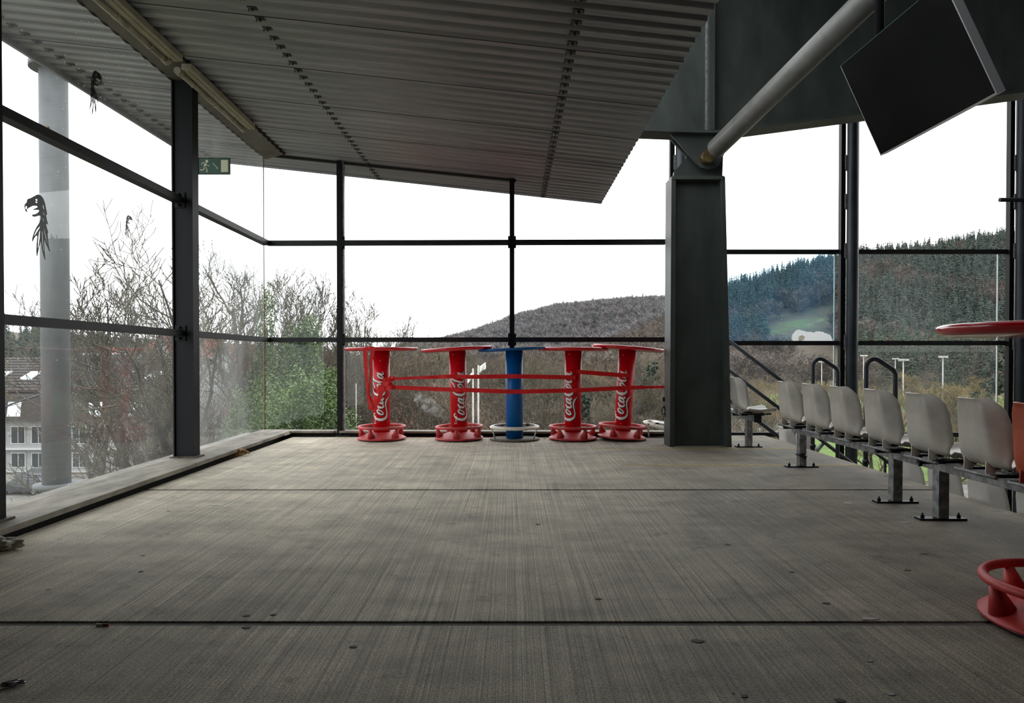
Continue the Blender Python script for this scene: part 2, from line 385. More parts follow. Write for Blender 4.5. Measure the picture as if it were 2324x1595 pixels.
# edge beam over the left wall
eb = tag(empty('edge_beam'), 'grey steel edge beam running along the top of the left glass wall', 'beam')
MB().hexa([(gx(-3), -3, 3.50), (gx(-3) + .29, -3, 3.50), (gx(8.5) + .29, 8.5, 3.50), (gx(8.7), 8.7, 3.50), (gx(-3), -3, 3.53), (gx(-3) + .29, -3, 3.53), (gx(8.5) + .29, 8.5, 3.53), (gx(8.7), 8.7, 3.53)]).build('flange', M_BEAMG, eb)
for off, nm in ((.295, 'seal_strip'), (-.008, 'seal_strip')):
    pts = []; y = 8.5
    while y > -3: pts.append((gx(y) + off, y, 3.515 + .008 * math.sin(y * 2 * math.pi / PIT))); y -= PIT / 4
    MB().tube(pts, .018, 6).build(nm, M_DARK, eb)
hb = tag(empty('head_trim'), 'thin dark trim where the roof sheets meet the back glass wall', 'trim')
MB().hexa([(-3.12, BY(-3.1) - .03, zs(-3.12) - .03), (.05, BY(0) - .03, zs(.05) - .03), (.05, BY(0) + .02, zs(.05) - .03), (-3.12, BY(-3.1) + .02, zs(-3.12) - .03), (-3.12, BY(-3.1) - .03, zs(-3.12) - .006), (.05, BY(0) - .03, zs(.05) - .006), (.05, BY(0) + .02, zs(.05) - .006), (-3.12, BY(-3.1) + .02, zs(-3.12) - .006)]).build('strip', M_DARK, hb)

# ------------------------------------------------------------------ unseen light blockers, added: rear, left and right walls, upper roof
tag(MB().box(-4.2, 9.5, -3.5, -3.4, -4, 6).build('wall_blocker_rear', M_BLOCKER), kind='structure')
tag(MB().box(-3.12, -3.04, -3.4, 3.68, 0, 3.52).build('wall_blocker_left', M_BLOCKER), kind='structure')
ru = tag(empty('roof_blocker'), kind='structure')
for (xa, xb, ya, yb) in ((1.25, 22, -3.5, 6.2), (2.15, 22, 6.2, 9.2)):  # unseen deck shades the right side; its slot lets sky onto the girder
    za, zb_ = 5.3 + (xa - 1.25) * .1, 7.4
    MB().hexa([(xa, ya, za), (xb, ya, zb_), (xb, yb, zb_), (xa, yb, za), (xa, ya, za + .1), (xb, ya, zb_ + .1), (xb, yb, zb_ + .1), (xa, yb, za + .1)]).build('blocker_deck', M_GREEN, ru)

tag(MB().box(4.2, 4.3, -3.4, 5.2, -4, 6).build('wall_blocker_right', M_BLOCKER), kind='structure')  # unseen wall added to keep light off the right foreground
# ------------------------------------------------------------------ glass walls
def quadbox(a, b, z0, z1, th, name, mat, parent):
    a = Vector(a); b = Vector(b); d = (b - a); nrm = Vector((-d.y, d.x, 0)).normalized() * th / 2
    z0a, z0b = z0 if isinstance(z0, tuple) else (z0, z0); z1a, z1b = z1 if isinstance(z1, tuple) else (z1, z1)
    P = [(*(a - nrm).xy, z0a), (*(b - nrm).xy, z0b), (*(b + nrm).xy, z0b), (*(a + nrm).xy, z0a), (*(a - nrm).xy, z1a), (*(b - nrm).xy, z1b), (*(b + nrm).xy, z1b), (*(a + nrm).xy, z1a)]
    return MB().hexa(P).build(name, mat, parent)
RZ = (1.206, 2.415)
wi = [0]
def bay(a, b, tops, mats, zb=.066, rows=3):
    wi[0] += 1; e = empty('window_%d' % wi[0]); tag(e, kind='structure')
    lv = [zb, RZ[0], RZ[1], tops][:rows + 1]
    for k in range(rows): quadbox(a, b, (lv[k] + .002) if not isinstance(lv[k], tuple) else lv[k], lv[k + 1], .010, 'pane', mats[k], e)
    return e
PY = [1.25, 3.83, 6.3, 8.60]
for i in (1, 2):
    a, b = PY[i] + .01, PY[i + 1] - .01
    g = [G_LEFT] * 3 if i < 2 else [G_CORN] * 3
    bay(WL(a, 0), WL(b, 0), 3.50, g)
bay((-3.11, BY(-3.11), 0), (-2.23, BY(-2.23), 0), (zs(-3.11) - .03, zs(-2.23) - .03), [G_BACK] * 3)
bay((-2.17, BY(-2.17), 0), (-.03, BY(-.03), 0), (zs(-2.17) - .03, zs(-.03) - .03), [G_BACK] * 3)
bay((.03, BY(.03), 0), (1.95, BY(1.95), 0), None, [G_BACK] * 2, rows=2)
sb = MB(); sb.tube([(gx(8.6) + .002, 8.608, .07), (gx(8.6) + .002, 8.608, 3.5)], .006, 6)
tag(sb.build('silicone_joint', pm('brown_silicone', lin(120, 96, 72))), 'thin brown sealed vertical joint at the glass corner', 'joint')

# H posts of the left wall: web faces the camera
def hpost(Y, label):
    e = tag(empty('steel_post', (gx(Y) + .09, Y, .07)), label, 'post', 'black steel posts of the left glass wall')
    w_, d = .095, .06; H = 3.43
    MB().box(-w_, -w_ + .012, -d, d, .012, H).build('flange', M_BLACK, e)
    MB().box(w_ - .012, w_, -d, d, .012, H).build('flange', M_BLACK, e)
    MB().box(-w_ + .012, w_ - .012, -.04, -.032, .012, H).build('web', M_BLACK, e)
    MB().box(-w_ - .02, w_ + .03, -d - .03, d + .03, 0, .012).build('base_plate', M_RUSTP, e)
    for zc in RZ:
        b = MB().box(-.075, .02, -.052, -.04, zc - .07 - .07, zc - .07 + .07)
        b.lathe([(0, -.02), (.011, -.02), (.011, 0), (0, 0)], 6, Matrix.Translation((-.03, -.052, zc - .07 + .05)) @ Matrix.Rotation(R(-90), 4, 'X'))
        b.lathe([(0, -.02), (.011, -.02), (.011, 0), (0, 0)], 6, Matrix.Translation((-.03, -.052, zc - .07 - .05)) @ Matrix.Rotation(R(-90), 4, 'X'))
        b.build('rail_bracket', M_BLACK, e)
    return e
hpost(3.78, 'black steel post cut off by the left edge of the photo')
hpost(6.27, 'black steel post standing on the curb beside the green exit sign')
# slim mullions of the back wall
def mullion(X, z0, label):
    e = tag(empty('mullion', (X, BY(X) - .04, z0)), label, 'post')
    top = zs(X) - .012 - z0
    MB().box(-.042, .014, -.05, .04, 0, top).build('bar', M_BLACK, e)
    MB().box(.014, .040, -.02, .04, 0, top).build('side_flange', M_ZINC, e)
    for zc in RZ:
        b = MB().box(.016, .055, -.055, -.02, zc - z0 - .075, zc - z0 + .075)
        for s in (-.06, .06): b.tube([(.028, -.085, zc - z0 + s), (.028, -.05, zc - z0 + s)], .012, 6)
        b.build('clamp', M_BLACK, e)
    MB().box(-.06, .11, -.07, .05, 0, .008).build('base_plate', M_RUSTP, e)
    return e
mullion(-2.14, .001, 'black mullion left of the first red table')
e = tag(empty('mullion', (0, BY(0) - .04, .001)), 'black mullion rising behind the blue table', 'post')
MB().box(-.030, .030, -.03, .04, 0, zs(0) - .012).build('bar', M_BLACK, e)
for zc in RZ:
    b = MB().box(-.05, .05, -.045, -.03, zc - .075, zc + .075)
    for s in (-.055, .055):
        for t in (-.04, .04): b.tube([(t, -.07, zc + s), (t, -.03, zc + s)], .011, 6)
    b.build('clamp', M_BLACK, e)
# rails
def rail(a, b, z, name, label, h=.058, d=.085, off=.05):
    a = Vector(a); b = Vector(b); dd = (b - a).normalized(); n = Vector((dd.y, -dd.x, 0)) * off
    o = quadbox(a + n, b + n, z - h / 2, z + h / 2, d, name, M_RAIL, None)
    return tag(o, label, 'rail')
for z, t in ((RZ[0], 'lower'), (RZ[1], 'upper')):
    rail(WL(3.84, 0), WL(6.2, 0), z, 'glazing_rail', '%s charcoal rail of the left glass wall, nearer the camera than the exit sign post' % t)
    rail(WL(6.34, 0), WL(8.56, 0), z, 'glazing_rail', '%s charcoal rail between the exit sign post and the glass corner' % t)
    rail((-3.06, BY(-3.1), 0), (-2.19, BY(-2.2), 0), z, 'glazing_rail', '%s charcoal rail of the narrow back bay at the glass corner' % t)
    rail((-2.10, BY(-2.1), 0), (-.035, BY(0), 0), z, 'glazing_rail', '%s charcoal rail of the back wall above the first two red tables' % t)
    rail((.035, BY(0), 0), (1.9, BY(1.9), 0), z, 'glazing_rail', '%s charcoal rail running from the middle mullion to the steel column' % t)

# ------------------------------------------------------------------ fluorescent battens under the edge beam
def batten(y0, y1, label):
    L = y1 - y0; e = tag(empty('batten_light', (gx((y0 + y1) / 2) + .265, (y0 + y1) / 2, 3.495), math.atan(.018)), label, 'lamp', 'fluorescent battens under the edge beam')
    MB().box(-.015, .075, -L / 2, L / 2, -.055, 0).build('housing', M_LAMP, e, .006)
    MB().box(.02, .04, -L / 2 + .01, L / 2 - .01, -.062, -.055).build('housing_rib', M_LAMP, e)
    MB().tube([(-.05, -L / 2 + .03, -.06), (-.05, L / 2 - .03, -.06)], .024, 14).build('tube', M_TUBE, e)
    for s in (-1, 1):
        MB().tube([(-.05, s * (L / 2 - .07), -.06), (-.05, s * (L / 2), -.06)], .031, 14).box(-.05, .0, s * (L / 2 - .04) - .02, s * (L / 2 - .04) + .02, -.055, -.03).build('lamp_holder', M_LAMP, e)
    for q in (-.3, 0, .3): MB().tube([(-.05, q * L, -.06), (-.05, q * L + .02, -.06)], .028, 12).build('tube_clip', M_LAMP, e)
batten(4.13, 5.70, 'beige fluorescent batten under the edge beam, nearer lamp cut by the photo top')
batten(5.86, 7.38, 'beige fluorescent batten under the edge beam above the exit sign')

# ------------------------------------------------------------------ exit sign
e = tag(empty('exit_sign', W(450, 377, 6.22)), 'green escape sign with running man, arrow and door on the post', 'sign')
A = W(449, 358, 6.22); B = W(521, 395, 6.22); sw = B.x - A.x; sh = A.z - B.z
MB().box(0, sw, 0, .012, -sh / 2, sh / 2).build('board', M_EXITG, e)
fr = MB()
for (x0, x1, z0, z1) in ((0, sw, sh / 2 - .004, sh / 2), (0, sw, -sh / 2, -sh / 2 + .004), (0, .004, -sh / 2, sh / 2), (sw - .004, sw, -sh / 2, sh / 2)): fr.box(x0, x1, -.003, 0, z0, z1)
fr.build('rim', M_DARK, e)
def S(x, y): return ((x - 350) / 352 * sw, (385 - y) / 176 * sh)   # crop px of the sign
def pl(mb, pts, wd):
    pts = [Vector(S(*p)) for p in pts]; wd = wd / 352 * sw
    for a, b in zip(pts[:-1], pts[1:]):
        d = (b - a).normalized(); n = Vector((-d.y, d.x)) * wd / 2; a2 = a - d * wd * .3; b2 = b + d * wd * .3
        mb.prism([tuple(a2 + n), tuple(a2 - n), tuple(b2 - n), tuple(b2 + n)], 'y', -.002, -.0002)
m = MB(); cx_, cz_ = S(446, 333); m.prism([(cx_ + .0135 * math.cos(t * .524), cz_ + .0135 * math.sin(t * .524)) for t in range(12)], 'y', -.002, -.0002)
pl(m, [(432, 352), (424, 390)], 24); pl(m, [(430, 350), (402, 345), (388, 368)], 9); pl(m, [(440, 360), (450, 378), (474, 380)], 9)
pl(m, [(422, 392), (410, 425), (372, 426)], 11); pl(m, [(428, 392), (446, 412), (446, 448)], 11)
m.build('running_figure', M_EXITW, e)
m = MB(); pl(m, [(512, 354), (566, 406)], 6); a = [S(574, 416), S(549, 408), S(566, 392)]; m.prism(a, 'y', -.002, -.0002); m.build('arrow', M_EXITW, e)
m = MB(); a0 = S(604, 318); a1 = S(682, 450); m.box(a0[0], a1[0], -.002, -.0002, a1[1], a0[1]); m.build('door_symbol', M_EXITW, e)

# ------------------------------------------------------------------ bird stickers on the left glass
bo = [(700,172),(745,195),(785,245),(815,330),(835,430),(853,530),(850,542),(833,545),(850,640),(873,722),(832,695),(850,780),(875,862),(860,870),(868,980),(880,1090),(905,1200),(895,1203),(870,1150),(830,1060),(808,980),(800,1080),(808,1200),(822,1350),(815,1355),(785,1270),(760,1150),(745,1025),(735,1025),(715,1100),(700,1190),(677,1290),(668,1280),(660,1200),(665,1080),(680,930),(665,915),(640,940),(595,1025),(587,1015),(590,960),(620,860),(660,770),(710,690),(740,620),(745,570),(725,552),(680,565),(630,578),(595,570),(583,548),(600,535),(650,525),(690,500),(713,470),(700,455),(650,452),(610,458),(612,440),(650,420),(686,405),(670,380),(610,378),(560,400),(510,430),(495,455),(508,488),(490,490),(470,470),(450,380),(460,350),(495,310),(500,270),(515,252),(560,240),(620,205),(670,178)]
bh = [[(645,265),(665,255),(685,275),(680,287),(655,283)],[(645,300),(665,305),(680,312),(672,328),(652,320)],[(775,360),(790,370),(803,440),(793,447),(778,410)],[(775,475),(795,510),(815,560),(790,530)],[(768,590),(785,610),(803,672),(790,655)],[(725,745),(732,755),(690,820),(635,912),(628,905),(665,820)],[(715,830),(733,830),(725,930),(695,1130),(688,1130),(700,950)],[(760,840),(773,840),(782,1000),(795,1190),(785,1190),(765,1000)],[(795,795),(803,800),(830,920),(862,1060),(855,1062),(815,920)],[(475,375),(500,398),(490,450),(470,420)]]
bv, bf = fill_mesh([bo] + bh)
def sticker(x0, x1, y0, y1, flip, label):
    pts = []
    for v in bv:
        u = (v.x - 448) / 458; t = (v.y - 172) / 1184
        if flip: u = 1 - u
        r = ray(x0 + u * (x1 - x0), y0 + t * (y1 - y0)); k = (-2.97 + .009) / (r.x + .018 * r.y)
        pts.append(Vector((0, 0, EYE)) + r * k)
    k = len(pts); c0 = sum(pts, Vector()) / k
    n = Vector((.001, 0, 0)); m = MB()
    m.v = [tuple(p - c0) for p in pts] + [tuple(p - c0 - n) for p in pts]
    m.f = [f for f in bf] + [tuple(k + i for i in f)[::-1] for f in bf]; m.sm = [False] * len(m.f)
    me = bpy.data.meshes.new('bird_sticker'); me.from_pydata(m.v, [], m.f); o = addmesh('bird_sticker', me, M_STICK); o.location = c0
    tag(o, label, 'sticker', 'black bird of prey stickers on the glass')
sticker(55, 114, 441, 590, False, 'largest black bird head sticker, facing left below the upper rail')
sticker(203, 232, 160, 262, True, 'black bird head sticker above the upper rail against the roof')
sticker(283, 301, 488, 546, True, 'smallest black bird head sticker, left of the exit sign post')

# ------------------------------------------------------------------ big tapered steel column
e = tag(empty('steel_column', (2.05, 7.6, 0)), 'massive tapered grey green steel column between the tables and the seats', 'column')
def wl(x, y, Y): return W(x, y, Y) - Vector((2.05, 7.6, 0))
def flg(xt0, xt1, xb0, xb1, Y0, Y1, yt=400):
    zt = W(1500, yt, Y0).z
    a = W(xt0, 400, Y0).x - 2.05; b = W(xt1, 400, Y0).x - 2.05; c_ = W(xb0, 1012, Y0).x - 2.05; d = W(xb1, 1012, Y0).x - 2.05
    return [(c_, Y0 - 7.6, .001), (d, Y0 - 7.6, .001), (d, Y1 - 7.6, .001), (c_, Y1 - 7.6, .001), (a, Y0 - 7.6, zt), (b, Y0 - 7.6, zt), (b, Y1 - 7.6, zt), (a, Y1 - 7.6, zt)]
YF, YB = 7.50, 7.79
MB().hexa(flg(1524, 1534, 1520, 1531, YF, YB)).build('flange', M_GREEN, e, .004)
MB().hexa(flg(1636, 1646, 1648, 1661, YF, YB)).build('flange', M_GREEN, e, .004)
MB().hexa(flg(1534, 1636, 1531, 1648, 7.60, 7.63)).build('web', M_GREEN, e)
zt = W(1500, 400, YF).z
MB().box(wl(1528, 0, YF).x, wl(1644, 0, YF).x, -.11, .2, zt - .035, zt + .005).build('cap_plate', M_GREEN, e, .003)
def poly(pts, Y): return [((W(x, y, Y).x - 2.05), W(x, y, Y).z) for x, y in pts]
MB().prism(poly([(1527, 408), (1529, 391), (1560, 355), (1640, 355), (1638, 408)], 7.62), 'y', 0, .05).build('bearing_plate', M_GREEN, e)
g = tag(empty('pin_bracket', (2.1, 7.5, 3.2)), 'grey green gusset plates with pin hanging from the girder onto the column', 'bracket')
def poly2(pts, Y): return [((W(x, y, Y).x - 2.1), W(x, y, Y).z - 3.2) for x, y in pts]
GP = [(1517, 298), (1566.5, 354), (1580, 370), (1592, 380), (1608, 384), (1622, 381), (1631, 375), (1638, 361.5), (1651, 334), (1662, 300)]
MB().prism(poly2(GP, 7.5), 'y', 0, .04).build('gusset_plate', M_GREEN, g, .002)
MB().prism(poly2([(1505, 302), (1552, 352), (1570, 372), (1608, 384), (1636, 362), (1662, 302)], 7.78), 'y', .24, .28).build('gusset_plate', M_GREEN, g)
PA = W(1606, 356, 7.42); PB = W(1604, 352, 7.36)
MB().tube([PA + Vector((0, .06, 0)) - Vector((2.1, 7.5, 3.2)), PA - Vector((0.0, .05, 0)) - Vector((2.1, 7.5, 3.2))], .07, 8).build('pin_nut', M_PIN, g)
# diagonal roof strut
a = W(1622, 340, 7.28); b = W(1973, -5, 5.10); d = (b - a); L = d.length * 1.35
o = tag(MB().tube([(0, 0, -.02), (0, 0, .03), (0, 0, L)], [.06, .1, .1], 28).build('roof_strut', M_STRUT), 'round grey steel strut rising diagonally from the column pin bracket', 'strut')
o.location = a; o.rotation_euler = d.to_track_quat('Z', 'Y').to_euler()
# girder
g = tag(empty('roof_girder', (0, 7.56, 3.5)), 'deep grey green steel girder spanning over the column and seats', 'girder')
gz = [(.2, 3.52), (1.43, 3.47), (2.0, 3.449), (2.25, 3.447), (2.51, 3.476), (3.78, 3.643), (5.57, 3.885), (10, 4.47)]
for (x0, z0), (x1, z1) in zip(gz[:-1], gz[1:]):
    MB().hexa([(x0, -.14, z0 - 3.53), (x1, -.14, z1 - 3.53), (x1, .14, z1 - 3.53), (x0, .14, z0 - 3.53), (x0, -.14, z0 - 3.5), (x1, -.14, z1 - 3.5), (x1, .14, z1 - 3.5), (x0, .14, z0 - 3.5)]).build('bottom_flange', M_GREEN, g)
MB().prism([(x, z - 3.5) for x, z in gz] + [(10, 3.0), (.2, 1.9)], 'y', -.012, .012).build('web', M_GREEN, g)
MB().box(2.135, 2.195, -.14, -.012, -.048, 2.0).build('stiffener', M_GREEN, g)
MB().box(2.125, 2.135, -.06, -.012, -.048, 2.0).build('weld', M_ZINC, g)

# ------------------------------------------------------------------ hanging screen
k = (1.28344, 1.26745, .983966, 1.0); q = 3.75
A, B, C, D = [Vector((0, 0, EYE)) + ray(*p) * s * q for p, s in zip(((1908, 150), (1999, 352), (2262, 211), (2141, -46)), k)]
cen = (A + B + C + D) / 4; n = (B - A).cross(C - B).normalized()
if n.x > 0: n = -n
e = tag(empty('hanging_screen', cen), 'black flat screen hung tilted below the girder over the seats', 'screen')
def slab(P, n, t0, t1, name, mat, par, c=cen):
    V = [tuple(p - c - n * t0) for p in P] + [tuple(p - c - n * t1) for p in P]
    return MB().add(V, [(0, 1, 2, 3), (7, 6, 5, 4), (0, 4, 5, 1), (1, 5, 6, 2), (2, 6, 7, 3), (3, 7, 4, 0)]).build(name, mat, par)
slab([A, B, C, D], n, 0, .035, 'screen_panel', M_SCREEN, e)
u = (C - B).normalized(); v = (A - B).normalized()
slab([B - v * .004 - u * .004, C - v * .004 + u * .004, C + v * .004 + u * .004, B + v * .004 - u * .004], n, -.003, .05, 'bezel', M_BEZEL, e)
slab([C - v * .004 - u * .004, C - v * .004 + u * .004, D + u * .004, D - u * .004], n, -.003, .05, 'bezel', M_BEZEL, e)
slab([A - u * .003, A + u * .002, B + u * .002, B - u * .003], n, -.001, .04, 'bezel', M_BEZEL, e)
slab([A - u * .003, A - u * .003 + v * .003, D + v * .003, D], n, -.001, .04, 'bezel', M_EXITG, e)
bc = (A + B + C + D) / 4 - n * .09
slab([p * .45 + (A + B + C + D) / 4 * .55 for p in (A, B, C, D)], n, .035, .11, 'mount_box', M_BLACK, e)
MB().tube([bc - cen + Vector((-.1, .3, .2)), Vector((bc.x - cen.x - .1, .35, 5.3 - cen.z))], .03, 12).build('hanger_pole', M_BLACK, e)
MB().tube([bc - cen + Vector((-.1, .3, .2)), bc - cen + Vector((-.02, 0, 0))], .03, 12).build('hanger_arm', M_BLACK, e)

# ------------------------------------------------------------------ side wind screen at the right
YS = 9.3
pn = tag(empty('side_windscreen', (4.4, YS, 0)), kind='structure'); pn.name = 'window_7'
def pane(x0, x1, z0, z1, m):
    MB().box(x0 - 4.4, x1 - 4.4, -.005, .005, z0, z1).build('pane', m, pn)
    MB().box(x1 - 4.4, x1 - 4.4 + .012, -.012, .012, z0, z1).build('pane_edge', M_GEDGE, pn)
pane(2.35, 4.38, 1.22, 2.40, G_SIDE); pane(4.60, 6.60, 1.22, 2.40, G_SIDE)
pane(2.35, 4.38, -.03, 1.15, G_SIDE); pane(4.60, 6.60, -.03, 1.15, G_SIDE)
for X, lab in ((2.27, 'dark round pipe post seen just above and behind the steel column'), (4.57, 'dark round pipe post behind the third and fourth grey seats'), (6.84, 'dark round pipe post at the far right behind the red tabletop')):
    e = tag(empty('pipe_post', (X, YS - .12, -3)), lab, 'post')
    MB().tube([(0, 0, 0), (0, 0, 8.2)], .076, 20).build('pipe', M_PIPE, e)
    MB().box(-.145, -.085, .02, .10, 0, 8.2).build('flat_bar', M_BLACK, e)
    for z in (.0, 1.19, 2.42, 3.08, 3.6):
        MB().box(-.10, -.03, .0, .06, z + 3 - .10, z + 3 + .10).build('lug', M_ZINC, e, .004)
def srail(x0, x1, z, label, r=.03):
    o = tag(MB().box(x0, x1, YS - .06, YS - .012, z - r, z + r).build('glazing_rail', M_RAIL), label, 'rail')
for x0, x1, t in ((2.36, 4.42, 'between the column and the first pipe post'), (4.66, 6.70, 'between the two pipe posts at right'), (6.92, 8.6, 'beyond the far right pipe post')):
    srail(x0, x1, 2.415, 'upper dark rail of the side windscreen %s' % t); srail(x0, x1, 1.18, 'lower dark rail of the side windscreen %s' % t)
    srail(x0, x1, -.06, 'bottom dark rail of the side windscreen %s' % t)
o = tag(MB().tube([(6.48, YS - .2, 3.08), (8.4, YS - .2, 3.08)], .028, 12).build('stub_pipe', M_BLACK), 'short dark open-ended pipe crossing the far right post', 'pipe')
# white smear left on the blue pane
sm = [(1800, 775), (1797, 766), (1800, 757), (1806, 750), (1815, 748), (1826, 752), (1840, 753), (1848, 754), (1856, 752), (1866, 753), (1876, 757), (1884, 760), (1888, 768), (1892, 776)]
sm = catmull([Vector((x, y, 0)) for x, y in sm], 3)
hole = [(1813, 764), (1820, 760), (1827, 764), (1825, 771), (1819, 776), (1812, 772)]
sv, sf = fill_mesh([[(p.x, p.y + .8 * math.sin(p.x * 3)) for p in sm], hole])
P = [W(v.x, v.y, YS - .008) for v in sv]; c0 = sum(P, Vector()) / len(P)
fa, fb = W(0, 0, YS), 0
zof = lambda v: W(v.x, v.y, YS - .008)
c1 = [(p.x, p.y + .8 * math.sin(p.x * 3)) for p in sm]
tv, tf = fill_mesh([[(1648, 577), (1894, 577), (1894, 776.5), (1648, 776.5)], [(x, min(y, 775.5)) for x, y in c1]])
FP = [zof(v) for v in tv]; me = bpy.data.meshes.new('tint_film'); k = len(FP)
me.from_pydata([tuple(p - pn.location) for p in FP], [], tf); addmesh('tint_film', me, G_BLUE, pn)
me = bpy.data.meshes.new('torn_sticker'); k = len(P)
me.from_pydata([tuple(p - c0) for p in P] + [tuple(p - c0 - Vector((0, .001, 0))) for p in P], [], sf + [tuple(k + i for i in f)[::-1] for f in sf])
N = Nodes('white_residue'); N.p.inputs['Base Color'].default_value = (.9, .9, .9, 1); tl = N.n('BsdfTranslucent', Color=(.95, .96, .96, 1)); mx = N.n('MixShader', Fac=.6)
N.l(N.p.outputs[0], mx.inputs[1]); N.l(tl.outputs[0], mx.inputs[2]); N.l(mx.outputs[0], N.out.inputs[0])
o = addmesh('torn_sticker', me, N.m); o.location = c0; tag(o, 'torn white sticker remains on the blue pane above the lower rail', 'sticker')

# ------------------------------------------------------------------ bar tables
def stroke(P, k=7):
    """centre line (u,v,w) -> left and right outline"""
    Q = catmull([Vector(p) for p in P], k); Lf = []; Rt = []
    for i, p in enumerate(Q):
        d = Vector((Q[min(i + 1, len(Q) - 1)] - Q[max(i - 1, 0)]).xy)
        if d.length < 1e-6: d = Vector((1, 0))
        d.normalize(); nn = Vector((-d.y, d.x)) * p.z / 2
        Lf.append(Vector(p.xy) + nn); Rt.append(Vector(p.xy) - nn)
    return Lf, Rt
def loop(cu, cv, ru, rv, sl=.45, w0=14, w1=26):
    P = []
    for i in range(11):
        t = 2.0 + 2 * math.pi * i / 10; v = cv + rv * math.sin(t); P.append((cu + ru * math.cos(t) + sl * (v - cv), v, w0 + (w1 - w0) * (.5 - .5 * math.cos(t + .3)) ))
    return P
COKE = [
 [(100,138,14),(78,160,18),(50,152,20),(18,112,30),(2,55,38),(8,5,38),(38,-38,30),(90,-52,20),(150,-42,17),(215,-30,20),(265,-36,26),(300,-56,16),(345,-92,3)],
 [(255,-30,4),(290,-42,14),(312,-40,3)],
 loop(112,52,26,46), [(150,86,6),(165,70,10),(178,88,8)],
 [(232,84,16),(222,96,18),(196,78,26),(180,36,28),(190,4,22),(222,8,12),(246,40,8)],
 loop(272,48,22,42), [(322,98,18),(308,56,24),(298,14,22),(312,-2,14),(334,16,8)],
 [(338,40,12),(362,50,16)],
 [(452,152,14),(438,178,18),(412,170,20),(380,124,30),(366,66,38),(372,14,36),(398,-16,26),(436,-4,14),(462,34,8)],
 [(452,150,8),(480,140,14),(520,160,20),(566,196,22),(604,206,18),(640,186,5)],
 loop(492,48,24,44),
 [(520,30,8),(560,92,12),(606,168,16),(632,196,12),(622,214,12),(596,176,20),(566,92,24),(556,20,22),(568,-2,14),(592,14,8)],
 loop(640,46,22,42), [(694,98,18),(680,56,24),(670,14,22),(684,-2,14),(712,18,8)],
]
def letter_mesh(strokes, grow, du, dv):
    V = []; Fc = []
    for P in strokes:
        Lf, Rt = stroke([(a, b, w_ + grow) for a, b, w_ in P]); k = len(V); n = len(Lf)
        for a, b in zip(Lf, Rt): V += [(a.x + du, a.y + dv), (b.x + du, b.y + dv)]
        Fc += [(k + 2 * i, k + 2 * i + 1, k + 2 * i + 3, k + 2 * i + 2) for i in range(n - 1)]
    return V, Fc
SC_ = .000805
def wrap(V2, th0, z0, r, s=SC_):
    out = []
    for (u, v) in V2:
        th = th0 - (v * s) / .1       # letter tops point to the left seen from the front
        out.append((r * math.sin(th), -r * math.cos(th), z0 + u * s))
    return out
def flat(V2, Fc, th0, z0, r, name, mat, par, s=SC_):
    me = bpy.data.meshes.new(name); me.from_pydata(wrap(V2, th0, z0, r, s), [], Fc); return addmesh(name, me, mat, par)
TV_, TF_ = text_mesh('Trink', 62)
def fix(V, F_): return [(v.x + .18 * v.y, v.y) for v in V], F_
TV_, TF_ = fix(TV_, TF_)
TOPP = [(0, 1.062), (.40, 1.062), (.418, 1.068), (.433, 1.082), (.436, 1.092), (.430, 1.100), (.420, 1.104), (.0, 1.104)]
def red_table(loc, rot, th0, label, top_tilt=(0, 0, 0), letters=True, phase=0, z_l=.245):
    e = tag(empty('bar_table', loc), label, 'table', 'standing bar tables'); e.rotation_euler = rot
    t = MB().lathe(TOPP, 56).build('tabletop', M_RED, e); t.rotation_euler = top_tilt
    if any(top_tilt): t.location = (-1.08 * math.sin(top_tilt[1]) if 0 else 0, 0, 0); t.location.x = -1.08 * math.sin(top_tilt[1]); t.location.y = 1.08 * math.sin(top_tilt[0])
    c_ = MB().tube([(0, 0, .07), (0, 0, 1.063)], .1, 40).build('column', M_REDC, e)
    base = MB().lathe([(0, .010), (.26, .010), (.288, .016), (.290, .026), (.27, .036), (.21, .062), (.15, .085), (.112, .096), (0, .098)], 48).build('base', M_REDM, e)
    MB().torus(.272, .0175, .155, 56, 12).build('foot_ring', M_REDM, e)
    MB().lathe([(0, .001), (.27, .001), (.27, .011), (0, .011)], 40).build('foot_rim', M_TAPE, e)
    for i in range(5):
        t = phase + i * 2 * math.pi / 5; M = Matrix.Rotation(t, 4, 'Z') @ Matrix.Translation((.232, 0, 0))
        MB().tube([(0, 0, .040), (.035, 0, .15)], [.050, .014], 16, M=M).build('ring_support', M_REDM, e)
    if letters:
        V, Fc = letter_mesh(COKE, 13, -5, -4); flat(V, Fc, th0, z_l, .1008, 'lettering_outline', M_SHADOW, c_)
        V, Fc = letter_mesh(COKE, 0, 0, 0); flat(V, Fc, th0, z_l, .1018, 'lettering', M_WHITE, c_)
        flat([(u - 75, v + 115) for u, v in TV_], TF_, th0, z_l, .1018, 'small_lettering', M_WHITE, c_)
        r2 = random.Random(int(th0 * 100) + 5); dm = MB()
        for i in range(16):
            t = r2.uniform(0, 6.28); z = r2.choice([r2.uniform(.17, .3), r2.uniform(.86, 1.03), r2.uniform(.2, 1.0)]); s = r2.uniform(.003, .009)
            dm.lathe([(0, .0012), (s * .7, .001), (s, 0)], 8, Matrix.Rotation(t, 4, 'Z') @ Matrix.Translation((.1, 0, z)) @ Matrix.Rotation(R(90), 4, 'Y'))
        tag(dm.build('printed_drops', M_DROP, c_), kind='stuff')
    return e
TY = 8.19
def tx(px, Y=TY): return (px - 1162) * Y / F
red_table((tx(866.3), TY, 0), (0, R(-.3), 0), .42, 'red bar table tied with the knotted strap at the left end of the row', phase=.6)
red_table((tx(1042.5), TY, 0), (0, R(-1.3), 0), .80, 'red bar table between the strapped knot table and the blue table', (0, R(-2.2), 0), phase=.9)
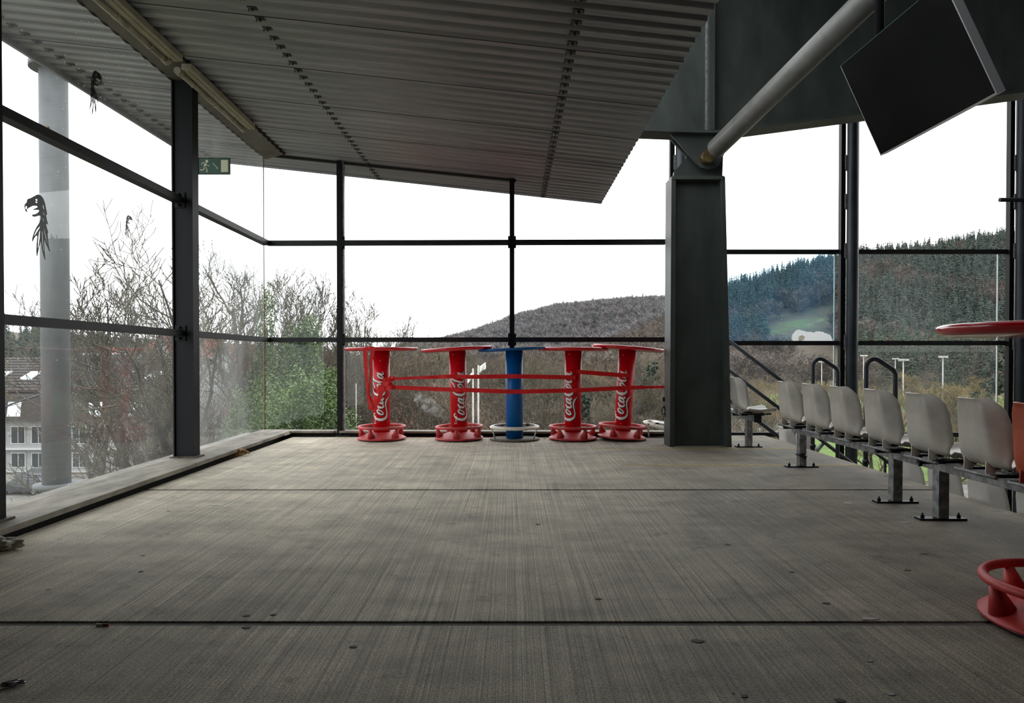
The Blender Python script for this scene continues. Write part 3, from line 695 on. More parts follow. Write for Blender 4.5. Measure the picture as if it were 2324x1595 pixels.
red_table((tx(1300), TY, 0), (0, R(.3), 0), -.28, 'red bar table just right of the blue table', phase=.2)
red_table((tx(1411.5, 8.2), 8.2, .012), (0, R(3.6), 0), -.12, 'leaning red bar table nearest the steel column', (0, R(1.0), 0), phase=.35)
red_table((2.04, 2.47, 0), (0, 0, R(40)), 1.2, 'red bar table standing alone at the right edge of the photo', phase=2.3)
# blue table
e = tag(empty('bar_table', (tx(1168), TY, 0)), 'blue bar table with chipped cream foot ring in the middle of the row', 'table', 'standing bar tables'); e.rotation_euler = (0, R(-.4), 0)
t = MB().lathe([(0, 1.068), (.40, 1.068), (.42, 1.074), (.432, 1.086), (.428, 1.096), (.0, 1.100)], 56).build('tabletop', M_BLUE, e); t.rotation_euler = (0, R(-2.4), 0); t.location.x = .045
MB().tube([(0, 0, .018), (0, 0, 1.068)], .102, 40).build('column', M_BLUE, e)
MB().lathe([(0, .001), (.298, .001), (.30, .010), (.295, .018), (0, .020)], 48).build('base_plate', M_RUSTP, e)
MB().torus(.285, .016, .150, 56, 10).build('foot_ring', M_RING, e)
MB().torus(.262, .010, .165, 56, 8).build('ring_lip', M_RING, e)
for t in (R(195), R(-18), R(90)):
    M = Matrix.Rotation(t, 4, 'Z'); MB().tube([(.24, 0, .018), (.282, 0, .150)], .009, 8, M=M).build('ring_rod', M_RING, e)
# loose cream foot ring by the column
e = tag(empty('loose_foot_ring', (1.87, 8.17, .16)), 'chipped cream enamel foot ring leaning beside the steel column', 'ring'); e.rotation_euler = (R(3), R(9), 0)
MB().torus(.285, .016, 0, 48, 10).build('ring', M_RING, e); MB().torus(.262, .010, .015, 48, 8).build('ring_lip', M_RING, e)
for t in (R(200), R(-30), R(80)):
    M = Matrix.Rotation(t, 4, 'Z'); MB().tube([(.24, 0, -.145), (.282, 0, 0)], .009, 8, M=M).build('ring_rod', M_RING, e)
MB().box(-.19, -.02, -.1, .1, .01, .035).build('broken_bracket', M_RING, e)

# ------------------------------------------------------------------ red strap round the tables
st = tag(empty('strap', W(880, 868, 8.05)), 'red webbing strap binding the row of bar tables, knotted at the left', 'strap')
O = st.location
def ribbon(pts, wd, name, Y=8.075, horiz=False, k=5):
    """pts (px,py[,width px, dY]) ; ribbon width vertical or horizontal"""
    Q = []
    for p in pts:
        Q.append(Vector((*p[:2], 0)) if len(p) < 3 else Vector((p[0], p[1], p[2])))
    V = []; Fc = []
    Q = catmull(Q, k)
    for i, p in enumerate(Q):
        ww = p.z if p.z > 0 else wd
        c_ = W(p.x, p.y, Y + .004 * math.sin(i * .9))
        h = ww / 2 * Y / F
        off = Vector((h, 0, 0)) if horiz else Vector((0, 0, h))
        for s, t in ((1, 0), (-1, 0), (-1, .003), (1, .003)): V.append(tuple(c_ + off * s + Vector((0, t, 0)) - O))
    n = len(Q)
    for i in range(n - 1):
        a = 4 * i
        for j in range(4): Fc.append((a + j, a + (j + 1) % 4, a + 4 + (j + 1) % 4, a + 4 + j))
    me = bpy.data.meshes.new(name); me.from_pydata(V, [], Fc); return addmesh(name, me, M_STRAP, st)
ribbon([(888, 861, 9), (905, 859, 6), (950, 857, 7), (990, 855.5, 8), (1022, 854, 9), (1060, 855, 9), (1148, 854, 9.5), (1186, 854, 9.5), (1282, 856, 9.5), (1306, 857, 8)], 9, 'upper_band')
ribbon([(1308, 843, 8), (1330, 845, 9.5), (1400, 850.5, 9.5), (1432, 852, 8)], 9, 'upper_band')
ribbon([(880, 878, 10), (900, 879, 9.5), (1020, 884, 9.5), (1062, 885, 9.5), (1148, 888, 9.5), (1186, 888.5, 9.5), (1284, 886, 9.5), (1320, 885, 9.5), (1398, 881, 9.5), (1436, 879.5, 9), (1475, 878.5, 6), (1510, 878, 6)], 9.5, 'lower_band')
ribbon([(829, 790, 9), (829, 800, 9), (830, 830, 9), (832, 862, 6), (834, 890, 4), (838, 915, 7), (842, 930, 9)], 8, 'hanging_loop', 7.74, True)
ribbon([(845, 790, 9), (845, 805, 9), (841, 825, 7), (842, 850, 7), (839, 870, 6), (837, 892, 4), (842, 905, 7), (849, 920, 8), (844, 930, 6)], 8, 'hanging_loop', 7.76, True)
ribbon([(846, 930, 5), (856, 916, 9), (864, 893, 10), (869, 873, 8), (872, 858, 5)], 8, 'tail', 7.9, True)
ribbon([(829, 788.5, 4), (840, 787.5, 4), (850, 789, 4)], 8, 'edge_wrap', 7.72)
kn = []
for i in range(9):
    t = i / 8 * 2 * math.pi; kn.append((880 + 7 * math.cos(t * 1.5) + 3 * math.sin(3 * t), 868 + 12 * math.sin(t), 6 + 3 * math.sin(2 * t)))
ribbon(kn, 8, 'knot', 8.05, True, 4)
ribbon([(848, 884, 5), (860, 880, 8), (875, 872, 10), (888, 864, 8)], 8, 'knot', 8.04)
ribbon([(850, 887, 4), (866, 888, 6), (880, 880, 9), (893, 875, 6)], 8, 'knot', 8.03)
ribbon([(884, 855, 4), (892, 856, 6), (898, 858, 3)], 5, 'knot', 8.0)

# ------------------------------------------------------------------ seats
def seat_mesh():
    prof = [(-.012, .372), (-.008, .366), (0, .35), (.012, .27), (.022, .19), (.030, .12), (.046, .065), (.085, .028), (.15, .010), (.24, .006), (.33, .018), (.385, .026), (.405, .020), (.412, .008)]
    prof = [tuple(p) for p in catmull([Vector((a, b, 0)) for a, b in prof], 2)]
    n = len(prof); V = []; Fc = []; m = 22
    for i, (x, z, _) in enumerate(prof):
        t = i / (n - 1)
        if x < .06: hw = .142 + .042 * min(1, max(0, (.372 - z) / .33))
        else: hw = .184 + .020 * min(1, (x - .06) / .12)
        top = max(0, (z - .30) / .075) if x < .04 else 0; hw *= 1 - .34 * top ** 2.6
        if x > .33: hw *= 1 - .14 * ((x - .33) / .08) ** 2
        for j in range(m + 1):
            u = -1 + 2 * j / m; e_ = max(0, (abs(u) - .66) / .34) ** 1.35
            back = max(0, min(1, (z - .02) / .08)) if x < .12 else 0
            fx = x + .092 * e_ * (back if back else 0) * (1 - .5 * top)
            dish = .014 * (1 - u * u) * back
            zz = z + (0.030 * e_ if not back else .0) + (.0)
            V.append((fx - dish * .6, u * hw, zz))
    for i in range(n - 1):
        for j in range(m): a = i * (m + 1) + j; Fc.append((a, a + 1, a + m + 2, a + m + 1))
    return V, Fc
SV, SF = seat_mesh()
def make_seat(mat):
    e = empty('bucket_seat')
    o = npmesh('shell', SV, SF, mat, e, True); m = o.modifiers.new('thickness', 'SOLIDIFY'); m.thickness = .006; m.offset = 0
    for s in (-1, 1):
        MB().prism([(.033, .055), (.06, .03), (.09, .01), (.075, -.012), (.030, -.012)], 'y', s * .085 - .003, s * .085 + .003).build('rib', mat, e)
    MB().tube([(.035, -.16, -.02), (.035, .16, -.02)], .010, 10).build('support_tube', M_ZINC, e)
    MB().tube([(.29, -.16, -.010), (.29, .16, -.010)], .010, 10).build('support_tube', M_ZINC, e)
    for a_ in (-.15, .12): MB().box(.03, .36, a_, a_ + .03, -.022, -.008).build('support_bar', M_BLACK, e)
    return e
ZB = .40; SX = 2.385
sp = make_seat(M_SEAT)
labs = ['grey bucket seat alone beside the steel column, farthest of the row', 'grey bucket seat at the far end of the long bench, left of the taller hoop', 'second grey bucket seat of the long bench, before the first hoop handrail', 'third grey bucket seat of the long bench, in front of the round pipe post', 'fourth grey bucket seat of the long bench, before the second hoop handrail', 'grey bucket seat first on the nearer bench, above the bench joint', 'large grey bucket seat next to the orange seat']
for i, Y in enumerate((7.37, 6.02, 5.51, 5.03, 4.53, 4.04, 3.56)):
    o = sp if i == 0 else copy_tree(sp)
    o.location = (SX, Y, ZB); tag(o, labs[i], 'seat', 'bucket seats on the platform bench'); o.rotation_euler = (0, 0, R((-1, 1, 0, -.5, .8, 0, -.6)[i]))
o = make_seat(M_ORANGE); o.location = (SX - .02, 3.13, ZB); tag(o, 'rust orange bucket seat at the right edge of the photo', 'seat', 'bucket seats on the platform bench')
labs2 = ['light bucket seat of the lower row near the white pavement', 'light bucket seat of the lower row tucked behind the first bench leg', 'light bucket seat of the lower row between the two middle bench legs', 'light bucket seat of the lower row behind the bench joint', 'light bucket seat of the lower row right of the nearest bench leg', 'light bucket seat of the lower row at the right edge', 'light bucket seat of the lower row under the orange seat']
sp2 = make_seat(M_SEATW)
for i, Y in enumerate((8.24, 7.74, 5.73, 5.25, 4.78, 4.31, 3.83)):
    o = sp2 if i == 0 else copy_tree(sp2)
    o.location = (3.26, Y, -.225); tag(o, labs2[i], 'seat', 'bucket seats of the lower row')
# benches
def leg(parent, y, tape=False):
    MB().box(-.032, .032, y - .032, y + .032, .012, .300).build('leg', M_ZINC, parent, .004)
    b = MB().box(-.14, .14, y - .035, y + .035, .001, .012).build('base_plate', M_BLACK, parent)
    for s in (-.11, .11): MB().tube([(s, y, .012), (s, y, .03)], .011, 6).tube([(s, y, .03), (s, y, .042)], .005, 6).build('anchor_bolt', M_BLACK, b)
    if tape:
        MB().tube([(-.01, y, .09), (0, y, .11), (.0, y, .125)], [.05, .052, .048], 8).build('tape_wrap', M_TAPE, parent)
for (y0, y1, lg, lab) in ((7.22, 8.3, (7.49,), 'short galvanised bench frame under the single grey seat'), (4.30, 6.26, (6.12, 4.62), 'long galvanised bench frame under four grey seats'), (2.0, 4.26, (4.13, 2.5), 'near galvanised bench frame carrying the orange seat')):
    e = tag(empty('bench_frame', (2.60, (y0 + y1) / 2, 0)), lab, 'bench', 'seat bench frames'); c_ = (y0 + y1) / 2
    MB().box(-.035, .035, y0 - c_, y1 - c_, .300, .378).build('beam', M_ZINC, e, .004)
    MB().box(-.037, .037, y0 - c_ - .012, y0 - c_, .298, .380).build('end_cap', M_BLACK, e)
    for q_ in (y0 + .2, y1 - .23): MB().box(-.19, .15, q_ - c_, q_ - c_ + .03, .352, .378).build('cross_bracket', M_BLACK, e)
    for y in lg: leg(e, y - c_, tape=(y == 6.12))
# lower row bench and terraces
e = tag(empty('bench_frame', (3.5, 5, -.62)), 'galvanised bench frame of the lower seat row below the platform edge', 'bench', 'seat bench frames')
MB().box(-.035, .035, -3, 1.0, .300, .378).box(-.035, .035, 2.5, 3.5, .300, .378).build('beam', M_ZINC, e)
for y in (-2, .5, 2.7): MB().box(-.03, .03, y - .03, y + .03, 0, .3).build('leg', M_ZINC, e)
te = tag(empty('terrace_floor'), kind='structure')
for i in range(5):
    x0 = 3.19 + i * .86; z = -.625 * (i + 1); MB().box(x0, x0 + .86, -3, 8.7, z - .3, z).build('step', M_CONC, te)
# hoop handrails
def hoop(Y, label, z0):
    X0, X1 = 3.26, 3.53
    P = [(X0, Y, z0), (X0, Y, .5), (X0, Y, .895)]; r_ = .075; sl = R(-33)
    for k in range(1, 9):
        t = math.pi + (math.pi / 2 + sl - math.pi) * k / 8; P.append((X0 + r_ + r_ * math.cos(t), Y, .895 + r_ * math.sin(t)))
    q = P[-1]; x1 = X1 - .055; z1_ = q[2] - (x1 - q[0]) * math.tan(-sl); cx_ = X1 - r_
    xs_ = X1 - r_ + r_ * math.cos(math.pi / 2 + sl); cz_ = q[2] - (xs_ - q[0]) * math.tan(-sl) - r_ * math.sin(math.pi / 2 + sl)
    for k in range(6): t = math.pi / 2 + sl + .0 - (math.pi / 2 + sl) * k / 5; P.append((X1 - r_ + r_ * math.cos(t), Y, cz_ + r_ * math.sin(t)))
    P += [(X1, Y, .5), (X1, Y, -1.25)]
    P = [Vector(p) for p in P]; P = [P[i] for i in range(len(P)) if i == 0 or (P[i] - P[i - 1]).length > .006]
    e = tag(empty('hoop_handrail', (X0, Y, z0)), label, 'handrail')
    P = [p - Vector((X0, Y, z0)) for p in P]
    MB().tube(P, .0215, 14).build('bent_tube', M_PIPE, e)
    MB().tube([(0, 0, .42), (.004, 0, .47), (-.003, 0, .50), (.004, 0, .55), (0, 0, .575)], [.030, .043, .034, .045, .028], 9).build('tape_wrap', M_TAPE, e)
    MB().tube([(0, 0, .62), (.003, 0, .65), (0, 0, .67)], [.026, .034, .026], 9).build('tape_wrap', M_TAPE, e)
hoop(7.39, 'dark bent tube hoop handrail nearer the steel column', -.62)
hoop(6.28, 'dark bent tube hoop handrail wrapped in black tape, nearer the camera', -.62)
# descending stair railing outside
e = tag(empty('stair_railing', (3.0, 8.9, 0)), 'dark sloping stair railing descending behind the grey seats', 'railing')
for (xa, ya, xb, yb) in ((1652, 771, 2050, 1075), (1652, 838, 1990, 1094), (1652, 905, 1940, 1118)):
    a = W(xa, ya, 8.9); b = W(xb, yb, 8.9); MB().tube([a - e.location, b - e.location], .024, 12).build('rail', M_PIPE, e)
a = W(1880, 990, 8.93); b = W(1848, 1030, 8.93); MB().tube([a - e.location, b - e.location], .028, 4).build('cross_brace', M_ZINC, e)
for px in (1700, 2010): 
    a = W(px, 812, 8.9); MB().tube([(a.x - 3.0, 0, -3), (a.x - 3.0, 0, W(px, 771 + (px - 1652) * .764, 8.9).z)], .02, 10).build('post', M_PIPE, e) if px > 1900 else None

# ------------------------------------------------------------------ small things on the floor
def P0(x, y): 
    r = ray(x, y); k = -EYE / r.z; return Vector((0, 0, EYE)) + r * k
def crumple(name, x, y, sx, sy, sz, mat, label, cat, seed=1, group=None):
    r2 = random.Random(seed); bm = bmesh.new(); bmesh.ops.create_icosphere(bm, subdivisions=3, radius=1)
    for v in bm.verts:
        n_ = v.co.normalized(); k = 1 + .35 * (r2.random() - .5) + .25 * math.sin(5 * n_.x + seed) * math.cos(4 * n_.y)
        v.co = Vector((n_.x * k * sx, n_.y * k * sy, max(-.9 * sz, n_.z * k * sz)))
    me = bpy.data.meshes.new(name); bm.to_mesh(me); bm.free(); o = addmesh(name, me, mat)
    p = P0(x, y); o.location = (p.x, p.y, sz * .9 + .001); tag(o, label, cat, group); return o
M_PEEL = pm('dry_leaf_brown', lin(128, 88, 48), lin(182, 140, 88), 30, .7)
M_BAG = pm('crumpled_paper', lin(158, 150, 134), lin(184, 176, 160), 12, .7, bump=.4)
M_FOIL = pm('foil', lin(140, 142, 144), lin(186, 188, 190), 20, .25, .8, bump=.4)
e = tag(empty('dry_leaf', P0(538, 1034)), 'curled brown dry leaf against the left curb', 'leaf')
for pts, wd in (([(-.11, 0, .045), (-.10, -.02, .02), (-.05, -.03, .008), (.02, -.03, .012), (.08, -.01, .03)], .022), ([(-.03, 0, .012), (.0, .02, .035), (.03, .03, .05), (.07, .02, .045)], .028), ([(.02, -.01, .02), (.05, 0, .055), (.09, .02, .035), (.12, .02, .02)], .018)):
    cp = catmull([Vector(p) for p in pts], 4)
    MB().tube(cp, [max(.003, wd * math.sin(.3 + 2.6 * t / len(cp))) * .7 for t in range(len(cp))], 7).build('lobe', M_PEEL, e)
crumple('paper_bag', 8, 1246, .085, .05, .03, M_BAG, 'crumpled pale paper bag below the left curb', 'litter', 3)
o = crumple('foil_wrapper', 32, 1556, .030, .011, .008, M_FOIL, 'silver foil wrapper in the bottom left corner', 'litter', 5); o.rotation_euler = (0, 0, R(28))
e = tag(empty('cigarette_butt', P0(232, 1420) + Vector((0, 0, .000)), R(-3)), 'white and orange cigarette butt lying in the near floor joint', 'litter')
MB().tube([(-.022, 0, .0045), (.002, 0, .0045)], .0042, 10).build('paper', M_WHITE, e); MB().tube([(.002, 0, .0045), (.026, 0, .0045)], .0044, 10).build('filter', pm('orange_filter', lin(190, 110, 40)), e)
def spot_where(x, y):
    near_ = [((0, 1220), 'the paper bag'), ((32, 1556), 'the foil wrapper'), ((232, 1420), 'the cigarette butt'), ((486, 1147), 'the torn grey scrap'), ((538, 1034), 'the dry leaf'), ((1974, 1404), 'the tape patch'), ((1921, 1142), 'the white paint flakes'), ((2132, 1180), 'the nearest bench leg'), ((1821, 1060), 'the taped bench leg'), ((1168, 1003), 'the blue table'), ((1585, 1012), 'the steel column'), ((2290, 1400), 'the lone red table'), ((1000, 1112), 'the far floor joint middle'), ((1162, 1417), 'the near floor joint middle')]
    (qx, qy), nm = min(near_, key=lambda q: (q[0][0] - x) ** 2 + (q[0][1] - y) ** 2)
    dx, dy = x - qx, y - qy
    d = ('right' if dx > 0 else 'left') if abs(dx) > abs(dy) else ('below' if dy > 0 else 'above')
    dist = 'just' if math.hypot(dx, dy) < 130 else ('well' if math.hypot(dx, dy) < 330 else 'far')
    return '%s %s%s %s' % (dist, d, ' of' if d in ('right', 'left') else '', nm)
def scrap(name, x, y, pts, mat, label, cat='litter', group=None):
    p = P0(x, y); o = MB().prism(pts, 'z', 0, .0012).build(name, mat); o.location = (p.x, p.y, .0008); tag(o, label, cat, group); return o
M_SCR = pm('pale_scrap', lin(150, 146, 140), lin(190, 186, 180), 30, .7); M_DSCR = pm('dark_scrap', lin(62, 58, 52), lin(92, 86, 78), 30, .8)
scrap('paper_scrap', 1974, 1404, [(-.035, -.012), (.012, -.012), (.040, -.0), (-.012, .018)][::1], M_SCR, 'pale rectangular tape patch beside the near floor joint')
scrap('paper_scrap', 486, 1147, [(-.04, 0), (-.01, .012), (.045, .004), (.03, -.014), (-.01, -.008)], M_SCR, 'torn grey paper scrap in the middle of the left floor half')
scrap('paper_scrap', 1921, 1142, [(-.03, 0), (.0, .025), (.035, .01), (.03, -.02), (-.01, -.012)], M_SCR, 'white paint flakes beside the first near bench leg')
scrap('paper_scrap', 2052, 1186, [(-.03, .01), (.02, .0), (.03, -.015), (-.02, -.008)], M_SCR, 'white paint flake left of the nearest bench plate')
for i, (x, y, s) in enumerate(((1874, 1336, .011), (1973, 1500, .009), (668, 1053, .012), (110, 1337, .009), (2078, 1128, .012), (1724, 1153, .010), (1840, 1195, .006), (324, 1260, .009), (2020, 1575, .012), (1662, 1572, .005), (2268, 1228, .012), (2170, 1233, .01))):
    scrap('gum_spot', x, y, [(s * math.cos(t * .785) * (1 + .3 * math.sin(t * 2 + i)), s * .8 * math.sin(t * .785)) for t in range(8)], M_SCR, 'pale flattened gum spot ' + spot_where(x, y), 'gum spot', 'pale gum spots')
for i, (x, y, s) in enumerate(((802, 1468, .012), (1358, 1359, .012), (1220, 1190, .012), (320, 1297, .012), (560, 1397, .014), (620, 1395, .012), (560, 1424, .016), (382, 1160, .010), (1650, 1236, .014), (1905, 1590, .016), (1690, 1580, .012), (2060, 1294, .016), (2098, 1257, .016), (1875, 1369, .014), (1582, 1455, .02), (1796, 1298, .012))):
    scrap('dirt_spot', x, y, [(s * math.cos(t * .785) * (1 + .3 * math.sin(t * 2 + i)), s * .7 * math.sin(t * .785)) for t in range(8)], M_DSCR, ('broad dark dirt spot ' if s >= .018 else 'dark trodden dirt spot ') + spot_where(x, y), 'dirt spot', 'dark dirt spots')
e = tag(empty('rag_scrap', P0(1232, 998) + Vector((0, 0, .001))), 'small dark torn scrap between the blue table and the next red one', 'litter')
MB().add([(-.04, -.01, 0), (.0, -.015, .012), (.035, -.01, .006), (.03, .015, .02), (-.01, .01, .014), (-.04, .01, .002)], [(0, 1, 4, 5), (1, 2, 3, 4), (0, 5, 4, 1), (1, 4, 3, 2)]).build('cloth', M_TAPE, e)
# cable on the column edge
e = tag(empty('cable_clip', W(1506, 935, 7.6)), 'black loop of cable hooked on the steel column left edge', 'cable')
MB().tube(catmull([Vector(p) for p in ((0, 0, .08), (.012, -.02, .05), (.01, -.03, 0), (-.02, -.03, -.02), (-.025, -.02, .03), (0, -.02, .06), (.015, -.02, -.05))], 4), .006, 8).build('cable', M_TAPE, e)
MB().box(-.012, .012, -.02, 0, .12, .17).build('clip', M_TAPE, e)


# ================================================================== OUTSIDE
GZ = -11.0
def sstep(t): t = np.clip(t, 0, 1); return t * t * (3 - 2 * t)
def terr(x, y):
    x = np.asarray(x, float); y = np.asarray(y, float)
    r = np.interp(x, [-60, 20, 70, 112, 159, 210, 238, 303, 375, 480, 600], [-11, -8, 2, 22, 42, 55, 62, 71, 82, 92, 96]) + 11
    h1 = r * sstep((y - 235) / 270) * (1 - .5 * sstep((y - 510) / 200))
    c_ = np.interp(x, [-260, -94, -47, 0, 51, 110, 160, 200, 320, 500], [-8, 10, 24, 42, 56, 62, 66, 68, 70, 60]) + 11
    h2 = c_ * sstep((y - 520) / 380)
    l_ = np.interp(x, [-500, -330, -262, -235, -172, -120], [22, 18, 4, 0, -6, -11]) + 11
    h3 = l_ * sstep((y - 180) / 170)
    h4 = 3.5 * sstep((y - 150) / 90) * sstep((60 - x) / 60)      # the houses stand a little higher
    n_ = 1.6 * np.sin(x * .031 + 1) * np.cos(y * .027) * sstep((y - 240) / 60)
    return GZ + np.maximum(np.maximum(h1, h2), np.maximum(h3, h4)) + n_
gxs = np.arange(-520, 680, 12.0); gys = np.concatenate([np.arange(-60, 12, 24), np.arange(12, 1080, 12.0)])
X_, Y_ = np.meshgrid(gxs, gys); Z_ = terr(X_, Y_); nx_ = len(gxs)
V = np.stack([X_.ravel(), Y_.ravel(), Z_.ravel()], 1); q_ = (np.arange(len(gys) - 1)[:, None] * nx_ + np.arange(nx_ - 1)[None, :]).ravel()
N = Nodes('winter_meadow_ground'); nn = N.noise(N.coord('Position'), .035, 5, .6); n2 = N.noise(N.coord('Position'), .6, 4, .7)
c = N.ramp(nn, [(.42, lin(70, 62, 52)), (.56, lin(84, 76, 60)), (.64, lin(84, 92, 54))]); c = N.mix(.7, c, N.ramp(n2, [(.3, (.6, .6, .6)), (.7, (1.25, 1.25, 1.2))]), 'MULTIPLY')
N.l(c, N.p.inputs['Base Color']); N.p.inputs['Roughness'].default_value = .95; M_GROUND = N.m
tag(npmesh('ground', V, np.stack([q_, q_ + 1, q_ + nx_ + 1, q_ + nx_], 1), M_GROUND, None, True), kind='structure')
def gp(px, Y): return (px - 1162) * Y / F
# flat surfaces: road, yard, sports ground
M_ROAD = pm('grey_road', lin(96, 94, 90), lin(122, 119, 112), .4, .9, co='Position')
M_LAWN = pm('bright_lawn', lin(72, 98, 36), lin(96, 122, 50), .5, .9, co='Position')
M_TRACK = pm('red_track', lin(130, 64, 50), lin(148, 80, 64), .4, .9, co='Position')
M_CLAY = pm('pale_clay', lin(142, 118, 100), lin(158, 136, 118), .4, .9, co='Position')
M_PALE = pm('pale_paving', lin(122, 120, 115), lin(144, 142, 138), .5, .9, co='Position')
def patch(name, x0, x1, y0, y1, mat, dz=.03, sk=0):
    return tag(MB().hexa([(x0, y0, GZ - .3), (x1, y0, GZ - .3), (x1 + sk, y1, GZ - .3), (x0 + sk, y1, GZ - .3), (x0, y0, GZ + dz), (x1, y0, GZ + dz), (x1 + sk, y1, GZ + dz), (x0 + sk, y1, GZ + dz)]).build(name, mat), kind='structure')
patch('road', -70, 2, 44, 70, M_ROAD)
patch('path', -16, 30, 84, 92, M_PALE, .05)
patch('lawn', 22, 75, 66, 122, M_LAWN, .04)
patch('sports_field', 55, 150, 150, 225, M_LAWN, .06)
patch('running_track', 48, 125, 137, 146, M_TRACK, .10)
patch('clay_court', 60, 105, 122, 136, M_CLAY, .08)
patch('pavement', 30, 52, 104, 118, M_PALE, .12)
patch('footpath', 30, 130, 58, 64, M_PALE, .06)

# ---------------------------------------------------------------- trees
def grow(seed, levels, kids, spread=.6, up=.35, trunk=.35, r0=.018, lenf=.62, wig=.16, droop=0., rmin=.0009):
    """unit-high bare tree; returns (wood verts, faces, twig verts, faces)"""
    rn = random.Random(seed); out = [[], [], [], []]
    def seg(P, Rr, n, twig):
        V, Fc = (out[2], out[3]) if twig else (out[0], out[1])
        k = len(V); upv = None
        for i, p in enumerate(P):
            d = (P[min(i + 1, len(P) - 1)] - P[max(0, i - 1)])
            if d.length < 1e-9: d = Vector((0, 0, 1))
            d.normalize(); a = Vector((1, 0, 0)) if abs(d.x) < .8 else Vector((0, 1, 0)); u = d.cross(a).normalized(); v = d.cross(u)
            for j in range(n):
                t = 2 * math.pi * j / n; V.append(p + (u * math.cos(t) + v * math.sin(t)) * Rr[i])
        for i in range(len(P) - 1):
            for j in range(n):
                a = k + i * n + j; b = k + i * n + (j + 1) % n; Fc.append((a, b, b + n)); Fc.append((a, b + n, a + n))
    def branch(p, d, L, r, lv):
        ns = (7, 6, 5, 4, 3)[min(lv, 4)]; P = [p.copy()]; Rr = [r]; q = p.copy(); d = d.copy()
        for i in range(ns):
            d = (d + Vector((rn.gauss(0, wig), rn.gauss(0, wig), rn.gauss(0, wig * .6))) + Vector((0, 0, (up if lv else .1) * .35 - droop * (lv >= 3) * .3))).normalized()
            q = q + d * (L / ns); P.append(q.copy()); Rr.append(max(r * (1 - .75 * (i + 1) / ns), rmin * .8))
        seg(P, Rr, (7, 5, 4, 3, 3)[min(lv, 4)], lv >= 3)
        if lv >= levels: return
        nk = kids[lv]
        for i in range(nk):
            t = (trunk if lv == 0 else .22) + (1 - (trunk if lv == 0 else .22)) * (i + rn.random() * .8) / nk
            t = min(t, .99); f = t * ns; j = int(f); b = P[j].lerp(P[min(j + 1, ns)], f - j); dd = (P[min(j + 1, ns)] - P[j]).normalized()
            ang = rn.random() * 6.283; a = dd.orthogonal().normalized(); a = Matrix.Rotation(ang, 3, dd) @ a
            nd = (dd * (1 - spread * .6) + a * spread * (1.0 if lv else .9) * rn.uniform(.7, 1.2)).normalized()
            branch(b, nd, L * lenf * rn.uniform(.65, 1.05) * (1.0 - .35 * t if lv == 0 else 1 - .25 * t), max(Rr[j] * .58, rmin), lv + 1)
    branch(Vector((0, 0, 0)), Vector((rn.gauss(0, .05), rn.gauss(0, .05), 1)).normalized(), .62, r0, 0)
    zt = max(v.z for v in out[0] + out[2]); 
    f = 1 / zt
    return [np.array([tuple(v * f) for v in out[0]]), np.array(out[1]), np.array([tuple(v * f) for v in out[2]]) if out[2] else None, np.array(out[3]) if out[3] else None]
M_BARK = pm('dark_bark', lin(62, 56, 50), lin(96, 90, 80), 14, .9, co='Object')
M_TWIG = pm('grey_lichen_twigs', lin(58, 53, 47), lin(92, 86, 66), 3, .9, co='Object', rand=1)
M_BROWN = pm('brown_twigs', lin(84, 74, 65), lin(116, 104, 88), 3, .9, co='Object', rand=1)
M_YELT = pm('yellow_willow_twigs', lin(104, 92, 60), lin(138, 122, 80), 3, .9, co='Object', rand=1)
def leaves(seed, n, blobs, size):
    """blobs: (x,y,z,rx,ry,rz) shells filled with small leaf quads"""
    rn = np.random.RandomState(seed); V = []; 
    vol = np.array([b[3] * b[4] * b[5] for b in blobs]) ** .67; cnt = (n * vol / vol.sum()).astype(int)
    for b, k in zip(blobs, cnt):
        d = rn.normal(size=(k, 3)); d /= np.linalg.norm(d, axis=1)[:, None]; rr = 1 - .45 * rn.rand(k, 1) ** 1.6
        c_ = np.array(b[:3]) + d * rr * np.array(b[3:6]) * (1 + .12 * np.sin(d[:, :1] * 9 + d[:, 1:2] * 7))
        a = rn.normal(size=(k, 3)); a /= np.linalg.norm(a, axis=1)[:, None]; bb = np.cross(a, rn.normal(size=(k, 3))); bb /= np.linalg.norm(bb, axis=1)[:, None]
        s_ = size * (.6 + .8 * rn.rand(k, 1))
        V.append(np.stack([c_ - a * s_, c_ + bb * s_ * .5, c_ + a * s_, c_ - bb * s_ * .5], 1))
    V = np.concatenate(V).reshape(-1, 3); return V, np.arange(len(V)).reshape(-1, 4)
M_IVY = pm('ivy_leaves', lin(38, 60, 24), lin(88, 114, 46), .9, .45, co='Object', rand=2)
M_IVYD = pm('dark_evergreen_leaves', lin(24, 38, 26), lin(46, 62, 40), 1.2, .6, co='Object', rand=2)
def tree_proto(seed, wood, twig, name='bare_tree', **kw):
    a = grow(seed, **kw); e = empty(name)
    npmesh('trunk', a[0], a[1], wood, e, True)
    if a[2] is not None: tag(npmesh('twigs', a[2], a[3], twig, e), kind='stuff')
    return e
used = {}
def plant(proto, x, y, h, label, cat='tree', group=None, rz=None, sx=1.0, z=None):
    o = proto if id(proto) not in used else copy_tree(proto); used[id(proto)] = 1
    zz = float(terr(x, y)) if z is None else z
    o.location = (x, y, zz - .1); o.rotation_euler = (0, 0, rnd.uniform(0, 6.28) if rz is None else rz); o.scale = (h * sx, h * sx, h)
    tag(o, label, cat, group); return o
big = [tree_proto(s, M_BARK, M_TWIG, 'bare_tree', levels=4, kids=k, spread=sp, up=.5, trunk=.28, r0=.019, lenf=.66, wig=.17, rmin=.00075) for s, k, sp in ((11, (8, 6, 5, 6), .62), (23, (8, 6, 5, 6), .55), (37, (9, 6, 5, 6), .7))]
plant(big[0], gp(275, 27), 27, 15.6, 'tall bare tree with forked trunk seen between the concrete pillar and the exit sign post', rz=.4)
